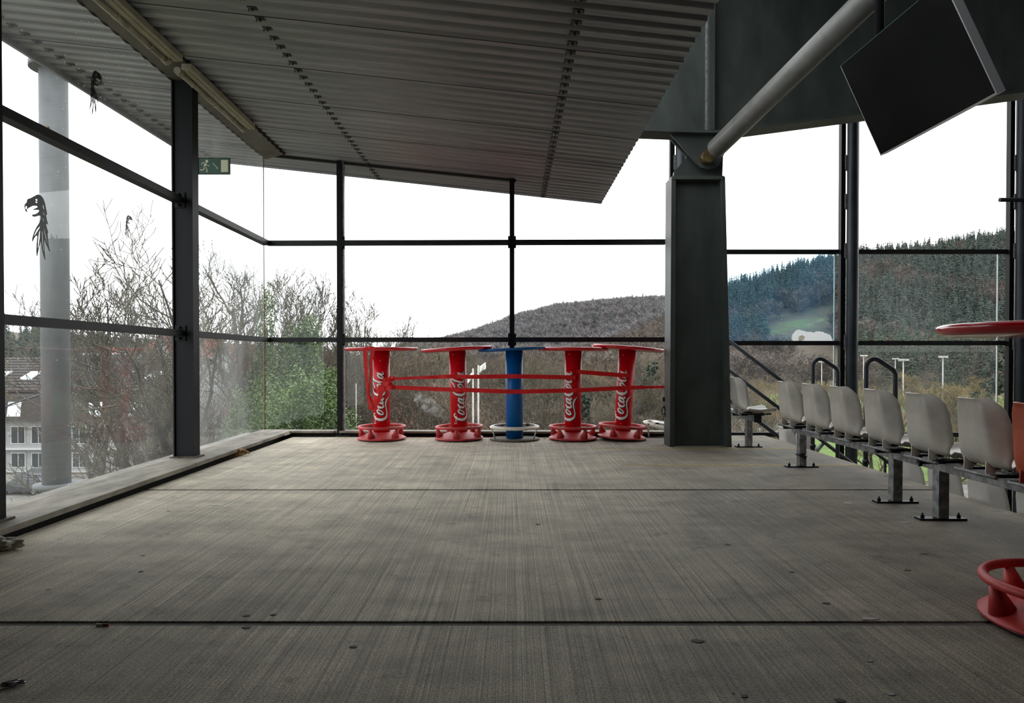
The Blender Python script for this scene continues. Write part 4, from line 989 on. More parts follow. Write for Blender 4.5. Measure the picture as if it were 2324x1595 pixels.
plant(big[1], gp(385, 33), 33, 17.5, 'tall bare tree with fine twigs just left of the exit sign post', rz=2)
plant(big[2], gp(500, 30), 30, 17.4, 'tall bare tree seen below the exit sign', rz=1)
plant(big[0], gp(620, 37), 37, 17.6, 'bare tree rising behind the glass corner above the ivy', rz=3.1)
plant(big[1], gp(700, 40), 40, 16.8, 'bare tree reaching over the ivy left of the first mullion', rz=4.4)
plant(big[2], gp(800, 46), 46, 16.2, 'bare tree seen just right of the first mullion', rz=5.2)
plant(big[1], gp(742, 43), 43, 17.2, 'bare tree showing over the ivy at the first mullion', rz=1.2)
plant(big[0], gp(835, 50), 50, 16.4, 'bare tree above the first red table beside the mullion', rz=.2)
plant(big[0], gp(865, 56), 56, 15.4, 'bare tree behind the first red table, lower than its neighbour', rz=2.2)
plant(big[2], gp(18, 29), 29, 11.4, 'small mossy bare tree at the left edge before the parked car', rz=.3)
plant(big[1], gp(205, 52), 52, 19.5, 'bare tree standing behind the concrete pillar', rz=.9)
plant(big[0], gp(560, 50), 50, 21, 'pale bare tree farther off below the exit sign', rz=5)
# ivy trunks and evergreen mass
def ivy(name, px, Y, blobs, n, size, label, mat=None, cat='shrub', trunk=True):
    x = gp(px, Y); e = tag(empty(name, (x, Y, 0)), label, cat); V, Fc = leaves(int(px), n, blobs, size)
    tag(npmesh('foliage', V, Fc, mat or M_IVY, e), kind='stuff')
    m = MB()
    for b in blobs[:3]: m.tube([(b[0] * .3, b[1], GZ), (b[0], b[1], b[2])], [.22, .10], 8)
    m.build('trunk', M_BARK, e); return e
ivy('ivy_covered_tree', 688, 24, [(0, 0, -3, 1.6, 1.3, 3.4), (-.1, 0, .6, .75, .7, 1.6), (.3, 0, 1.6, .40, .4, .9), (.45, .1, .0, .9, .7, .8)], 24000, .05, 'ivy covered trunk rising above the green mass left of the first mullion', cat='tree')
ivy('evergreen_shrub', 655, 21, [(-.0, 0, -2.6, 1.5, 1.2, 3.1), (.7, .3, -1.2, 1.0, .9, 1.7), (-.5, 0, -4, 1.2, 1.0, 2.6)], 33000, .045, 'bright green ivy mass right of the glass corner')
ivy('evergreen_shrub', 748, 22, [(0, 0, -3.2, 1.2, 1.1, 3.0), (-.6, .2, -1.0, .8, .8, 1.3), (.5, 0, -3.9, 1.0, 1.0, 1.9)], 30000, .045, 'bright green ivy mass behind the first mullion')
ivy('evergreen_shrub', 565, 25, [(0, 0, -2.6, 1.0, 1.0, 2.6), (.5, 0, -4.6, 1.2, 1.0, 2.6), (-.4, 0, -5.5, 1.2, 1, 2)], 21000, .05, 'green ivy mass seen through the hazy pane left of the glass corner')
ivy('ivy_covered_tree', 600, 34, [(0, 0, -1.5, .8, .8, 3.5), (.1, 0, 2.4, .45, .4, 2.2)], 10000, .055, 'thin ivy clad trunk behind the hazy corner pane', cat='tree')
ivy('mossy_shrub', 28, 28, [(0, 0, -8.2, 1.2, 1.1, 2.4), (.3, 0, -6.5, .6, .6, 1.2)], 6000, .07, 'dark mossy shrub at the foot of the small tree at the left edge', M_IVYD)
# thicket
med = [tree_proto(s, M_BROWN, M_BROWN, 'thicket_tree', levels=4, kids=(9, 6, 6, 5), spread=.75, up=.5, trunk=.04, r0=.012, lenf=.70, wig=.17, rmin=.0011) for s in (51, 52, 53)]
medg = [tree_proto(s, M_TWIG, M_TWIG, 'thicket_tree', levels=4, kids=(9, 6, 6, 5), spread=.72, up=.45, trunk=.06, r0=.014, lenf=.68, wig=.19, rmin=.0011) for s in (61, 62)]
wil = [tree_proto(s, M_TWIG, M_YELT, 'willow_shrub', levels=4, kids=(8, 7, 6, 6), spread=.8, up=.6, trunk=.03, r0=.016, lenf=.70, wig=.13, rmin=.0012) for s in (71, 72, 73)]
r3 = random.Random(5)
for i in range(210):
    px = r3.uniform(640, 1600); Y = r3.choice((48, 58, 70, 84, 98, 112, 126)) + r3.uniform(-5, 5)
    if 1300 < px < 1500 and 70 < Y < 120 and r3.random() < .6: continue
    h = r3.uniform(10.0, 12.6) if Y > 55 else r3.uniform(8, 10.5)
    if Y > 110: h += 1.5
    if px < 1050: h += 1.6
    plant(r3.choice(med + med + medg), gp(px, Y), Y, h, 'brown bare thicket tree seen through the back glass below the lower rail', group='brown thicket trees', sx=1.25)
for i in range(20):
    px = r3.uniform(120, 640); Y = r3.uniform(38, 95)
    if px < 270: continue
    plant(r3.choice(medg + med), gp(px, Y), Y, r3.uniform(5, 9), 'bare scrub tree between the houses and the left glass wall', group='scrub trees before the houses', sx=1.3)
ordw = 'first second third fourth fifth sixth seventh eighth ninth tenth eleventh twelfth thirteenth fourteenth fifteenth sixteenth seventeenth eighteenth nineteenth twentieth twenty-first twenty-second twenty-third'.split()
wl_ = ((1770, 70, 10.4), (1750, 62, 8.4), (1690, 84, 9.5), (1835, 88, 9.0), (1880, 100, 9.2), (1985, 64, 9.6), (2035, 80, 9.4), (2080, 96, 8.6), (2120, 70, 8.2), (2170, 62, 9.5), (2220, 66, 9.8), (2270, 58, 9.6), (2315, 62, 9.8), (2360, 60, 9.5), (2140, 88, 9.0), (1450, 64, 9.8), (1385, 66, 8.8), (1490, 70, 9.6), (1540, 66, 9.2), (1345, 92, 10.8), (2200, 98, 9.0), (1945, 110, 9.0), (1730, 104, 9.8))
wpx = [q[0] for q in wl_]
for (px, Y, h) in wl_:
    plant(r3.choice(wil), gp(px, Y), Y, h, 'yellowish leafless willow, %s from the left among the willows' % ordw[sorted(wpx).index(px)], 'tree', 'yellowish willows', sx=1.25)
for (px, Y, h) in ((830, 60, 15.2), (905, 66, 14.8), (760, 62, 15.6), (650, 66, 15.5), (1240, 50, 9.8), (1470, 52, 11.8), (1110, 74, 14.5), (1080, 66, 13.6), (950, 52, 11.2), (985, 90, 13.8), (1145, 84, 14)):
    plant(r3.choice(big), gp(px, Y), Y, h, 'grey bare tree standing out among the brown thicket', group='grey bare trees in the thicket', sx=1.1)
for i in range(36):     # low scrub
    px = r3.uniform(1620, 2400); Y = r3.choice((44, 52, 125, 140, 150, 228, 236)) + r3.uniform(-5, 5)
    plant(r3.choice(med + wil), gp(px, Y), Y, (r3.uniform(2.2, 4.2) if Y < 70 else r3.uniform(7, 10)), 'low brown scrub on the valley floor beyond the seats', 'shrub', 'valley scrub', sx=1.6)
# ---------------------------------------------------------------- conifers
def conifer(seed, tiers=15, pts=7, slim=.16):
    rn = random.Random(seed); V = []; Fc = []; lean = rn.gauss(0, .01)
    for i in range(tiers):
        t = i / tiers; z0 = .08 + .88 * t; r = slim * (1 - t) ** .75 * rn.uniform(.75, 1.2) + .008; zc = z0 + .10 * (1 - t) + .03
        ox, oy = rn.gauss(0, .012) * (1 - t), rn.gauss(0, .012) * (1 - t); k = len(V); V.append((ox + lean * t, oy, min(1, zc))); a0 = rn.random() * 6
        for j in range(pts * 2):
            a = a0 + math.pi * j / pts + rn.gauss(0, .12); rr = r * (rn.uniform(.75, 1.25) if j % 2 else rn.uniform(.3, .5)); V.append((ox + rr * math.cos(a), oy + rr * math.sin(a), z0 + rn.gauss(0, .016) - (.012 if j % 2 else -.01)))
        for j in range(pts * 2): Fc.append((k, k + 1 + j, k + 1 + (j + 1) % (pts * 2)))
    k = len(V); V += [(.012, 0, -.1), (-.008, .01, -.1), (-.008, -.01, -.1), (0, 0, .95)]; Fc += [(k, k + 1, k + 3), (k + 1, k + 2, k + 3), (k + 2, k, k + 3)]
    return np.array(V), np.array(Fc)
def crownmesh(seed, n=80):
    rn = random.Random(seed); V = []; Fc = []
    for i in range(n):
        z = rn.uniform(.2, .75); a = rn.uniform(0, 6.283); r0 = rn.uniform(0, .12); d = Vector((math.cos(a) * rn.uniform(.1, .34), math.sin(a) * rn.uniform(.1, .34), rn.uniform(.12, .3)))
        p = Vector((math.cos(a) * r0, math.sin(a) * r0, z)); w_ = Vector((-math.sin(a), math.cos(a), rn.uniform(-1, 1))) * .011
        k = len(V); q = p + d; V += [tuple(p - w_), tuple(p + w_), tuple(q)]; Fc.append((k, k + 1, k + 2))
        for _ in range(2):
            q2 = p.lerp(q, rn.uniform(.3, .8)); e2 = q2 + Vector((rn.gauss(0, .09), rn.gauss(0, .09), abs(rn.gauss(.05, .07)))); k = len(V); V += [tuple(q2 - w_ * .7), tuple(q2 + w_ * .7), tuple(e2)]; Fc.append((k, k + 1, k + 2))
    k = len(V); V += [(.014, 0, -.05), (-.01, .01, -.05), (-.01, -.01, -.05), (0, 0, .8)]; Fc += [(k, k + 1, k + 3), (k + 1, k + 2, k + 3), (k + 2, k, k + 3)]
    return np.array(V), np.array(Fc)
M_CON = pm('conifer_needles', lin(40, 52, 49), lin(56, 68, 60), .2, .9, co='Object', rand=2)
M_CONI = pm('conifer_needles_single', lin(38, 48, 37), lin(55, 65, 48), 2, .9, co='Object', rand=1)
M_FARW = pm('hazed_winter_wood', lin(100, 97, 100), lin(120, 117, 119), .1, .95, co='Object', rand=2)  # distance haze put into the colour: paler, greyer wood
M_FARB = pm('winter_wood_mid', lin(84, 76, 72), lin(102, 92, 84), .1, .95, co='Object', rand=2)
cons = [conifer(s, slim=sl) for s, sl in ((1, .17), (2, .20), (3, .13), (4, .16))]; crs = [crownmesh(s) for s in range(4)]
rp = np.random.RandomState(3)
def joined(name, protos, P, H, mat, label, sx=1.0):
    Vs = []; Fs = []; k = 0
    for i, ((x, y), h) in enumerate(zip(P, H)):
        V, Fc = protos[i % len(protos)]; a = rp.rand() * 6.28; c_, s_ = math.cos(a), math.sin(a)
        M = np.array([[c_ * h * sx, -s_ * h * sx, 0], [s_ * h * sx, c_ * h * sx, 0], [0, 0, h]])
        Vs.append(V @ M.T + np.array([x, y, float(terr(x, y)) - .5])); Fs.append(Fc + k); k += len(V)
    return tag(npmesh(name, np.concatenate(Vs), np.concatenate(Fs), mat), label, 'forest', kind='stuff')
def scatter(n, x0, x1, y0, y1, keep):
    P = []
    while len(P) < n:
        x = rp.uniform(x0, x1); y = rp.uniform(y0, y1); u = x / y * F + 1162
        if keep(x, y, u): P.append((x, y))
    return P
dn = lambda x, y: math.sin(x * .045 + 1.3) * math.cos(y * .038 + x * .01) + .5 * math.sin(x * .11 + y * .07)
kR = lambda x, y, u: 1180 < u < 2480 and y > 240
Pc = scatter(2600, 20, 430, 250, 530, lambda x, y, u: kR(x, y, u) and (dn(x, y) > -.45 or y > 440) and u > 1560 and not (1740 < u < 1900 and y < 420 and y > 330) and not (u < 1930 and y < 330))
Pc += scatter(220, -420, -150, 230, 380, lambda x, y, u: -80 < u < 420)
Pc.sort(key=lambda p: p[1])
near, far = Pc[:150], Pc[150:]
H = [rp.uniform(13, 21) for _ in far]
joined('conifer_forest', cons, far, H, M_CON, 'dense dark conifer forest covering the hill behind the right windscreen', .95)
Pb = scatter(2300, 0, 430, 245, 500, lambda x, y, u: kR(x, y, u) and (dn(x, y) < .1 or u < 1650) and not (1730 < u < 1890 and y > 330 and y < 400))
joined('bare_woodland', crs, Pb, [rp.uniform(10, 15) for _ in Pb], M_FARB, 'greyish brown bare woodland patches among the conifers on the right hill', 1.1)
Pm = scatter(4300, -130, 260, 540, 930, lambda x, y, u: 900 < u < 1680)
joined('far_woodland', crs, Pm, [rp.uniform(13, 18) for _ in Pm], M_FARW, 'grey brown bare woodland on the far hill behind the middle tables', 1.25)
Pf = scatter(150, -60, 220, 640, 930, lambda x, y, u: 1060 < u < 1600 and dn(x * .6, y) > .3)
joined('far_conifers', cons, Pf, [rp.uniform(15, 22) for _ in Pf], M_CON, 'scattered dark conifers on the far hill behind the middle tables')
Pl = scatter(700, -330, 60, 130, 330, lambda x, y, u: -40 < u < 1250)
joined('distant_scrub', crs, Pl, [rp.uniform(7, 10) for _ in Pl], M_FARB, 'brown bare scrub far behind the thicket and houses', 1.4)
cp_ = []
for V, Fc in cons:
    me_o = npmesh('conifer', V, Fc, M_CONI); cp_.append(me_o)
for i, (x, y) in enumerate(near):
    b = cp_[i % 4]; o = b if i < 4 else b.copy()
    if i >= 4: COL.objects.link(o)
    h = rp.uniform(13, 20); o.location = (x, y, float(terr(x, y)) - .5); o.scale = (h, h, h); o.rotation_euler = (0, 0, rp.uniform(0, 6))
    tag(o, 'dark conifer at the foot of the forest hill', 'tree', 'conifers at the foot of the forest hill')
# nearer single conifers and cedars
def cedar(px, Y, h, w_, label, n=7000):
    x = gp(px, Y); rn = random.Random(int(px)); bl = []
    for i in range(26):
        t = i / 26; a = rn.uniform(0, 6.28); r = w_ * (1 - t) ** .7 * rn.uniform(.4, .9); bl.append((math.cos(a) * r, math.sin(a) * r, h * (.15 + .82 * t), w_ * .42 * (1 - t * .6), w_ * .42 * (1 - t * .6), h * .035))
    e = tag(empty('conifer', (x, Y, GZ)), label, 'tree'); V, Fc = leaves(int(px), n, bl, .16)
    tag(npmesh('foliage', V, Fc, M_IVYD, e), kind='stuff'); MB().tube([(0, 0, 0), (0, 0, h * .95)], [.3, .05], 7).build('trunk', M_BARK, e)
cedar(2255, 78, 12.4, 3.6, 'dark spreading cedar behind the willows by the far right post')
cedar(2140, 130, 12.0, 5.5, 'dark rounded evergreen tree right of the floodlight masts', 6000)
cedar(2185, 140, 13.0, 6, 'dark broad evergreen tree beyond the floodlight masts near the cedar', 6000)
cedar(2345, 90, 11.5, 4.0, 'dark evergreen cut by the right edge of the photo')
cedar(1328, 46, 9.8, 1.5, 'slim dark conifer standing behind the red table right of the blue one', 4500)
cedar(994, 84, 13.2, 1.6, 'slim dark conifer behind the second red table', 3500)
cedar(1478, 56, 12.0, 2.2, 'open crowned pine beside the leaning red table', 2600)

# ---------------------------------------------------------------- houses
M_TILE = pm('dark_roof_tiles', lin(44, 38, 36), lin(62, 54, 50), 3, .85, co='Position')
M_REDT = pm('red_roof_tiles', lin(104, 52, 40), lin(128, 72, 56), 3, .85, co='Position')
M_RENDER = pm('white_render', lin(132, 133, 132), lin(150, 151, 148), 2, .9, co='Position')
M_WIN = pm('window_glass_dark', lin(44, 52, 56), rough=.12); M_WFR = pm('window_frame_white', lin(176, 178, 178))
M_SKYL = pm('skylight_pane', lin(190, 200, 206), rough=.08, metal=.3)
def house(px0, px1, Y, dep, zb, ze, zr, roof, label, rows=(), gable=False, skyl=0, rot=0, ncol=8, overhang=.5):
    x0, x1 = gp(px0, Y), gp(px1, Y); cx = (x0 + x1) / 2; hw = (x1 - x0) / 2; e = tag(empty('house', (cx, Y, zb), rot), label, 'house')
    he, hr = ze - zb, zr - zb
    if gable:
        MB().prism([(-hw, 0), (hw, 0), (hw, he), (0, hr), (-hw, he)], 'y', 0, dep).build('wall', M_RENDER, e)
        for s in (-1, 1):
            MB().prism([(s * (hw + .4), he - .3), (s * (hw + .4), he - .1), (0, hr + .25), (0, hr)], 'y', -.5, dep + .5).build('roof', roof, e)
    else:
        MB().prism([(0, 0), (0, he), (dep / 2, hr), (dep, he), (dep, 0)], 'x', -hw, hw).build('wall', M_RENDER, e)
        for a_, b_ in ((-overhang, dep / 2), (dep + overhang, dep / 2)):
            nrow = 12
            for k in range(nrow) if a_ < 0 else (0,):
                f0 = k / nrow if a_ < 0 else 0; f1 = (k + 1) / nrow if a_ < 0 else 1
                A_ = (a_ + (b_ - a_) * f0, he - .2 + (hr - he + .2) * f0); B_ = (a_ + (b_ - a_) * f1, he - .2 + (hr - he + .2) * f1)
                MB().prism([A_, B_, (B_[0], B_[1] + .12), (A_[0], A_[1] + .26)], 'x', -hw - .3, hw + .3).build('roof_course', roof, e)
        sl_ = (hr - he) / (dep / 2)
        for i in range(skyl):
            xx = -hw + (i + .7) * 2 * hw / skyl * .9; ya = dep * .13; yb = dep * .24
            MB().hexa([(xx, ya, he + sl_ * ya + .1), (xx + 1.3, ya, he + sl_ * ya + .1), (xx + 1.3, yb, he + sl_ * yb + .1), (xx, yb, he + sl_ * yb + .1), (xx, ya, he + sl_ * ya + .32), (xx + 1.3, ya, he + sl_ * ya + .32), (xx + 1.3, yb, he + sl_ * yb + .32), (xx, yb, he + sl_ * yb + .32)]).build('skylight', M_SKYL, e)
    for (z0, z1) in rows:
        for i in range(ncol):
            xx = -hw + (i + .5) * 2 * hw / ncol; ww = 2 * hw / ncol * .36
            f = MB().box(xx - ww, xx + ww, -.10, .05, z0 - zb, z1 - zb).build('window', M_WFR, e)
            pnm = MB()
            pnm.box(xx - ww + .1, xx - .05, -.13, -.09, z0 - zb + .1, z1 - zb - .1); pnm.build('pane', M_WIN, f)
            MB().box(xx + .05, xx + ww - .1, -.13, -.09, z0 - zb + .1, z1 - zb - .1).build('pane', M_WIN, f)
        MB().box(-hw - .05, hw + .05, -.7, .0, z0 - zb - .55, z0 - zb - .35).build('ledge', M_WFR, e)
    return e
g_ = house(-260, 388, 72, 17, GZ, -2.4, .9, M_TILE, 'long white house with dark tiled roof and skylights behind the parked car', rows=((-8.1, -6.2), (-10.6, -9.0)), skyl=8, ncol=14)
MB().prism([(-.9, -3.0 - GZ), (0, -2.6 - GZ), (.2, -2.6 - GZ), (.2, -5.5 - GZ), (-1.3, -5.5 - GZ)], 'x', -15.5, 15.5).build('mansard_slope', M_TILE, g_)
for i in range(7):
    xx = -14 + i * 4.2; MB().hexa([(xx, -1.26, -5.1 - GZ), (xx + 1.4, -1.26, -5.1 - GZ), (xx + 1.4, -1.0, -5.1 - GZ), (xx, -1.0, -5.1 - GZ), (xx, -1.0, -3.6 - GZ), (xx + 1.4, -1.0, -3.6 - GZ), (xx + 1.4, -.8, -3.6 - GZ), (xx, -.8, -3.6 - GZ)]).build('skylight', M_SKYL, g_)
for i, (a, b, Y, ze, zr, gb, lab) in enumerate(((395, 470, 110, .5, 4.4, False, 'red roofed house just left of the exit sign post'), (300, 372, 118, 0, 3.6, True, 'red gabled house above the long dark roof'), (455, 560, 125, -1.2, 3.2, False, 'red roofed house below the hazy rail under the exit sign'), (560, 640, 135, -1.5, 3.0, False, 'red roofed house behind the ivy at the glass corner'), (215, 300, 150, -1, 3.2, False, 'low red roofed house right of the concrete pillar'), (340, 395, 95, .2, 4.4, True, 'pale gabled house with red roof behind the bare trees'), (470, 520, 84, -6, -3.4, False, 'small white house low behind the scrub below the exit sign'))):
    house(a, b, Y, 9, GZ, ze, zr, M_REDT, lab, rows=((ze - 2.6, ze - 1.0),), gable=gb, ncol=4)
# glass canopy frame above long house
e = tag(empty('roof_canopy', (gp(200, 70), 70, -2)), 'white framed roof glazing on the long house right of the concrete pillar', 'canopy')
m = MB()
for i in range(5): m.box(i * 1.1 - 2.2, i * 1.1 - 2.08, -.1, 0, 0, 3.4)
m.box(-2.2, 4, -.1, 0, 3.3, 3.5); m.box(-2.2, 4, -.1, 0, 0, .2); m.build('frame', M_WFR, e); MB().box(-2.2, 4, .01, .05, .1, 3.3).build('glazing', M_WIN, e)
# pavilion and terraced blocks
e = tag(empty('pavilion', (gp(1365, 105), 105, GZ)), 'low pale pavilion with white canopy behind the strapped tables', 'building')
MB().box(-6.5, 8.5, 0, 6, 0, 4.6).build('wall', pm('cream_render', lin(186, 178, 140), lin(200, 192, 156), 1, .9), e); MB().box(-7.2, 9.2, -1, 7, 4.6, 5.0).build('roof', M_RENDER, e)
MB().hexa([(-6.5, -6, 2.7), (6, -6, 2.7), (6, 0, 3.3), (-6.5, 0, 3.3), (-6.5, -6, 2.9), (6, -6, 2.9), (6, 0, 3.5), (-6.5, 0, 3.5)]).build('canopy', M_RENDER, e)
for i in range(5): MB().box(-6.3 + i * 3, -6.1 + i * 3, -5.8, -5.6, 0, 2.8).build('post', M_WFR, e)
for i in range(4): f = MB().box(-5.5 + i * 3.4, -3.3 + i * 3.4, -.08, .02, 3.4, 4.3).build('window', M_WIN, e)
e = tag(empty('pavilion', (gp(1450, 118), 118, GZ)), 'low white roofed shed beyond the lawn beside the leaning table', 'building')
MB().box(-5, 5, 0, 4, 0, 2.2).build('wall', M_RENDER, e); MB().prism([(-.4, 2.2), (4.4, 2.2), (2, 3.2)], 'x', -5.4, 5.4).build('roof', M_REDT, e)
M_BALC = pm('terrace_white', lin(140, 132, 124), lin(156, 148, 138), 1, .9)
for (a, b, Y, n, lab) in ((1685, 1742, 330, 5, 'terraced apartment block with balcony bands on the far slope, left one'), (1735, 1775, 345, 4, 'terraced apartment block with balcony bands on the far slope, right one')):
    x0, x1 = gp(a, Y), gp(b, Y); z0 = .98 + (812 - 812) * Y / F; e = tag(empty('apartment_block', ((x0 + x1) / 2, Y, 0)), lab, 'building'); hw = (x1 - x0) / 2
    MB().box(-hw, hw, 0, 10, -6, n * 1.25 + 1.2).build('wall', M_REDT, e)
    for k in range(n):
        MB().box(-hw - .5, hw + .5, -1.6 + k * .25, .2, k * 1.25, k * 1.25 + .62).build('balcony', M_BALC, e)
# banner board
e = tag(empty('banner_board', (gp(1185, 58), 58, 0)), 'white printed board hung in the thicket right of the blue table', 'sign')
a = W(1185, 918, 58); b = W(1208, 935, 58); MB().box(0, b.x - a.x, 0, .08, b.z, a.z).build('board', M_WHITE, e); e.location.x = a.x
for sx_ in (.03, b.x - a.x - .08): MB().box(sx_, sx_ + .06, .08, .14, GZ, b.z).build('post', M_ZINC, e)
V, Fc = text_mesh('ion', .62); me = bpy.data.meshes.new('lettering'); me.from_pydata([(v.x * .85 + .04, -.01, v.z + b.z + .12 + v.y) for v in V], [], Fc); addmesh('lettering', me, pm('banner_purple', lin(70, 40, 90)), e)
M_MAST = pm('pale_mast', lin(150, 148, 144), lin(176, 172, 166), 4, .6)
# flag poles
for px, top, lab in ((1073.5, 836, 'left white flag pole behind the second red table'), (1085.5, 828, 'right white flag pole behind the second red table'), (1092, 846, None)):
    if lab is None: continue
    a = W(px, top, 38); e = tag(empty('flag_pole', (a.x, 38, GZ)), lab, 'flag pole', 'flag poles'); h = a.z - GZ
    MB().tube([(0, 0, 0), (0, 0, h)], [.07, .05], 10).build('pole', M_MAST, e)
    V = []; Fc = []
    for i in range(9):
        for j in range(5): V.append((.05 + i * .045 * (1 if px > 1080 else -1), .08 * math.sin(i * .9 + j), h - .1 - j * .09 + i * (.03 if px > 1080 else -.05)))
    for i in range(8):
        for j in range(4): a_ = i * 5 + j; Fc.append((a_, a_ + 1, a_ + 6, a_ + 5))
    o = npmesh('flag', V, Fc, M_WHITE, e, True); m = o.modifiers.new('t', 'SOLIDIFY'); m.thickness = .02
# floodlights
for px, top, Y, lab in ((1960, 808, 150, 'floodlight mast with rusty upper pole just left of the second hoop'), (2032, 815, 165, 'floodlight mast between the second hoop and the pale mast'), (2050, 818, 110, 'pale floodlight mast with twin lamps right of the second hoop'), (2140, 811, 120, 'floodlight mast standing before the dark evergreens'), (1865, 822, 160, 'thin floodlight mast seen through the first hoop')):
    a = W(px, top, Y); e = tag(empty('floodlight_mast', (a.x, Y, GZ)), lab, 'floodlight', 'floodlight masts'); h = a.z - GZ
    MB().tube([(0, 0, 0), (0, 0, h)], [.13, .09], 8).build('pole', M_MAST, e)
    for s in (-1, 1): MB().box(s * .42 - .30, s * .42 + .30, -.35, .15, h - .05, h + .28).build('lamp_head', M_MAST, e)
# goal frame and fence on the sports ground
e = tag(empty('football_goal', (gp(2010, 148), 148, GZ)), 'white goal frame on the sports ground beyond the seats', 'goal')
MB().tube([(-3.6, 0, 0), (-3.6, 0, 2.4), (3.6, 0, 2.4), (3.6, 0, 0)], .08, 6).build('frame', M_WHITE, e)
e = tag(empty('field_fence', (gp(2060, 142), 142, GZ)), 'thin pale fence along the sports ground', 'fence')
for i in range(17): MB().tube([(-20 + i * 2.5, 0, 0), (-20 + i * 2.5, 0, 1.8)], .04, 5).build('fence_post', M_MAST, e)
for z in (.9, 1.8): MB().tube([(-20, 0, z), (20, 0, z)], .03, 5).build('fence_rail', M_MAST, e)
e = tag(empty('thin_pole', (gp(808, 34), 34, GZ)), 'thin white pole at the edge of the thicket beside the first red table', 'pole')
MB().tube([(0, 0, 0), (0, 0, W(808, 870, 34).z - GZ)], .022, 8).build('pole', M_MAST, e)
# curved street lamp
e = tag(empty('street_lamp', (W(-8, 900, 40).x, 40, GZ)), 'arched grey street lamp arm reaching in from the left edge', 'lamp'); o_ = e.location
pts = [(0, 0, 0), (0, 0, W(0, 960, 40).z - GZ)] + [tuple(W(x, y, 40) - o_) for x, y in ((6, 935), (16, 922), (40, 912), (70, 903), (100, 894), (125, 888))]
MB().tube(catmull([Vector(p) for p in pts], 4), .055, 8).build('arm', M_PIPE, e); p = W(132, 886, 40) - o_; MB().box(p.x - .3, p.x + .5, -.12, .12, p.z - .05, p.z + .08).build('lamp_head', M_PIPE, e)
# concrete pillar outside the left glass
Yp = 9.0; a = W(97, 700, Yp); b = W(154, 700, Yp); rp_ = (b.x - a.x) / 2; cx = (a.x + b.x) / 2
e = tag(empty('concrete_pillar', (cx, Yp, -3)), 'round grey concrete pillar standing outside the left glass wall', 'pillar')
MB().tube([(0, 0, -8), (0, 0, W(0, 1106, Yp).z + 3)], rp_ * .97, 40).build('lower_shaft', M_PILLAR, e)
MB().tube([(0, 0, W(0, 1100, Yp).z + 3), (0, 0, W(0, 160, Yp).z + 3)], rp_, 40).build('shaft', M_PILLAR, e)
MB().tube([(0, 0, W(0, 160, Yp).z + 3), (0, 0, W(0, 146, Yp).z + 3)], rp_ + .11, 40).build('capital', M_PILLAR, e)
z1 = W(0, 1096, Yp).z + 3; m = MB().tube([(0, 0, z1 - .06), (0, 0, z1)], rp_ + .10, 40); m.build('collar', M_PILLAR, e)
MB().box(0, 1.8, -.16, rp_ + .14, z1 - .06, z1 - .002).build('ledge', M_PILLAR, e)
MB().tube([(rp_ * .2, -rp_ + .01, 6.95), (rp_ * .2, -rp_ - .03, 6.95)], .018, 8).build('rust_spot', M_PIN, e)

# ---------------------------------------------------------------- parked cars
def car(x, Y, rz, paint, label):
    e = tag(empty('parked_car', (x, Y, GZ + .03), rz), label, 'car', 'parked cars')
    body = [(-2.25, .32), (-2.28, .62), (-2.2, .86), (-1.35, .98), (-.62, 1.42), (-.1, 1.49), (1.5, 1.46), (2.0, 1.30), (2.24, .95), (2.28, .45), (2.2, .32)]
    m = MB(); n = len(body)
    V = []
    for s, yy in ((0, -.86), (1, .86)):
        for (px_, z) in body: V.append((px_, yy * (1 - max(0, z - .95) * .22), z))
    m.add(V, [tuple(range(n))[::-1], tuple(range(n, 2 * n))] + [(i, (i + 1) % n, n + (i + 1) % n, n + i) for i in range(n)])
    m.build('body', paint, e, .05)
    for s in (-1, 1):
        for (a, b, t0, t1) in ((-1.05, -.28, -.58, -.25), (-.2, .72, -.2, .72), (.80, 1.75, .80, 1.5)):
            MB().hexa([(a, s * .845, .98), (b, s * .845, .98), (b, s * .86, .98), (a, s * .86, .98), (t0, s * .785, 1.36), (t1, s * .785, 1.38), (t1, s * .80, 1.38), (t0, s * .80, 1.36)]).build('side_window', M_WIN, e)
        for wx in (-1.4, 1.35):
            wh = MB().lathe([(0, 0), (.2, .0), (.22, .02), (.31, .03), (.32, .10), (.30, .2), (0, .2)], 20, Matrix.Translation((wx, s * .66, .32)) @ Matrix.Rotation(R(-90 * s), 4, 'X') @ Matrix.Translation((0, 0, 0)))
            wh.build('tyre', M_TAPE, e)
            MB().lathe([(0, .012), (.19, .008), (.20, 0), (0, 0)], 14, Matrix.Translation((wx, s * .875, .32)) @ Matrix.Rotation(R(-90 * s), 4, 'X')).build('wheel_rim', M_BEZEL, e)
        MB().box(2.12, 2.27, s * .6 - .2, s * .6 + .2, .78, 1.02).build('tail_lamp', M_RED, e)
        MB().tube([(-.4, s * .62, 1.50), (1.4, s * .62, 1.50)], .02, 6).build('roof_rail', M_BLACK, e)
    return e
car(W(60, 1110, 60).x, 60, R(-4), pm('grey_car_paint', lin(44, 48, 54), rough=.35, coat=.3), 'dark grey estate car parked before the white house')
car(W(98, 1090, 66).x, 66, R(-4), pm('silver_car_paint', lin(84, 88, 92), rough=.35, coat=.3), 'silver car parked behind the dark grey estate')
for i, (px, Y) in enumerate(((1195, 88), (1225, 88), (1265, 89), (1120, 87))):
    car(gp(px, Y), Y, R(90 * (i % 2) + 5), pm('parked_paint_%d' % i, lin(*((170, 172, 174), (150, 30, 30), (180, 182, 184), (60, 64, 80))[i]), rough=.3, coat=.5), ('pale car on the path, directly behind the blue table right side', 'red car parked on the path behind the thicket', 'pale car parked behind the third red table', 'dark car parked behind the thicket left of the blue table')[i])
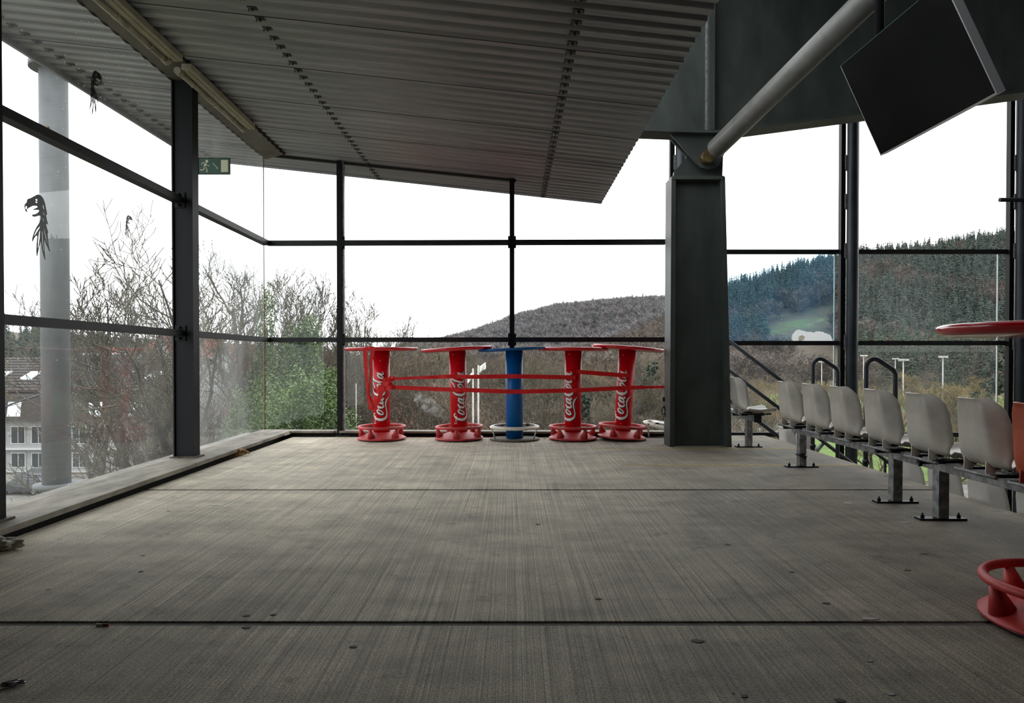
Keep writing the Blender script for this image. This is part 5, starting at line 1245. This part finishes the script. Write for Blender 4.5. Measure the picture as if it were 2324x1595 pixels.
# ---------------------------------------------------------------- steam
pts = [W(1030, 955, 42), W(1005, 942, 42), W(985, 928, 42), W(966, 915, 42), W(955, 902, 42), W(952, 890, 42)]
N = Nodes('steam'); N.t.nodes.remove(N.p); pv = N.n('VolumePrincipled', Color=(1, 1, 1, 1))
d_ = N.math('MULTIPLY', N.math('SUBTRACT', N.noise(N.coord('Position'), 2.2, 5, .65), .50, True), 5); N.l(d_, pv.inputs['Density']); N.l(pv.outputs[0], N.out.inputs['Volume'])
o = MB().tube(catmull(pts, 3), [.15, .2, .26, .3, .34, .4, .44, .48, .5, .55, .55, .5, .5, .42, .3, .1], 14).build('steam', N.m)
tag(o, 'small white steam plume drifting left of the second red table', 'steam', kind='stuff')
# ---------------------------------------------------------------- the neighbouring stand behind the camera, seen only as reflections
tag(MB().box(9, 64, -24, -22.2, GZ, 15).box(9, 64, -26, -10, 15, 15.5).build('wall_stand', M_DARK), kind='structure')
e = tag(empty('advertising_board', (24, -22, 0)), 'green advertising board with yellow lettering mirrored in the side windscreen', 'sign')
M_ADG = pm('board_green', lin(70, 130, 40), lin(96, 152, 58), .8, .6); MB().box(-4.2, 4.4, -.1, 0, 1.84, 2.5).build('board', M_ADG, e)
MB().box(-4.2, 8, -.1, 0, 1.34, 1.72).build('white_board', M_WHITE, e)
M_ADY = pm('board_yellow', lin(236, 206, 50))
for body, x_, z_, sz, m_ in (('Schwarzwaldmilch', -.6, 1.98, .36, M_ADY), ('Schwarzwaldmilch', 3.2, 1.98, .36, M_ADY), ('ON', 3.75, 1.42, .36, M_DARK), ('W', 6.9, 1.42, .36, M_DARK)):
    V, Fc = text_mesh(body, sz); me = bpy.data.meshes.new('lettering'); me.from_pydata([(x_ - v.x, .012, z_ + v.y) for v in V], [], Fc); addmesh('lettering', me, m_, e)
for i in range(9):
    px = (1680, 1745, 1800, 1905, 1975, 2045, 2110, 2175, 2250)[i]; x_ = (px - 1162) / F * 40.6
    o = tag(MB().hexa([(0, 0, 0), (1.5, 0, .45), (1.6, .2, .45), (-.2, .2, -.02), (0, 0, .06), (1.5, 0, .6), (1.6, .2, .6), (-.2, .2, .04)]).build('roof_louver', M_WHITE), 'slanted white roof louver of the neighbouring stand mirrored in the windscreen', 'louver', 'mirrored roof louvers'); o.location = (x_, -21.6, 2.7)
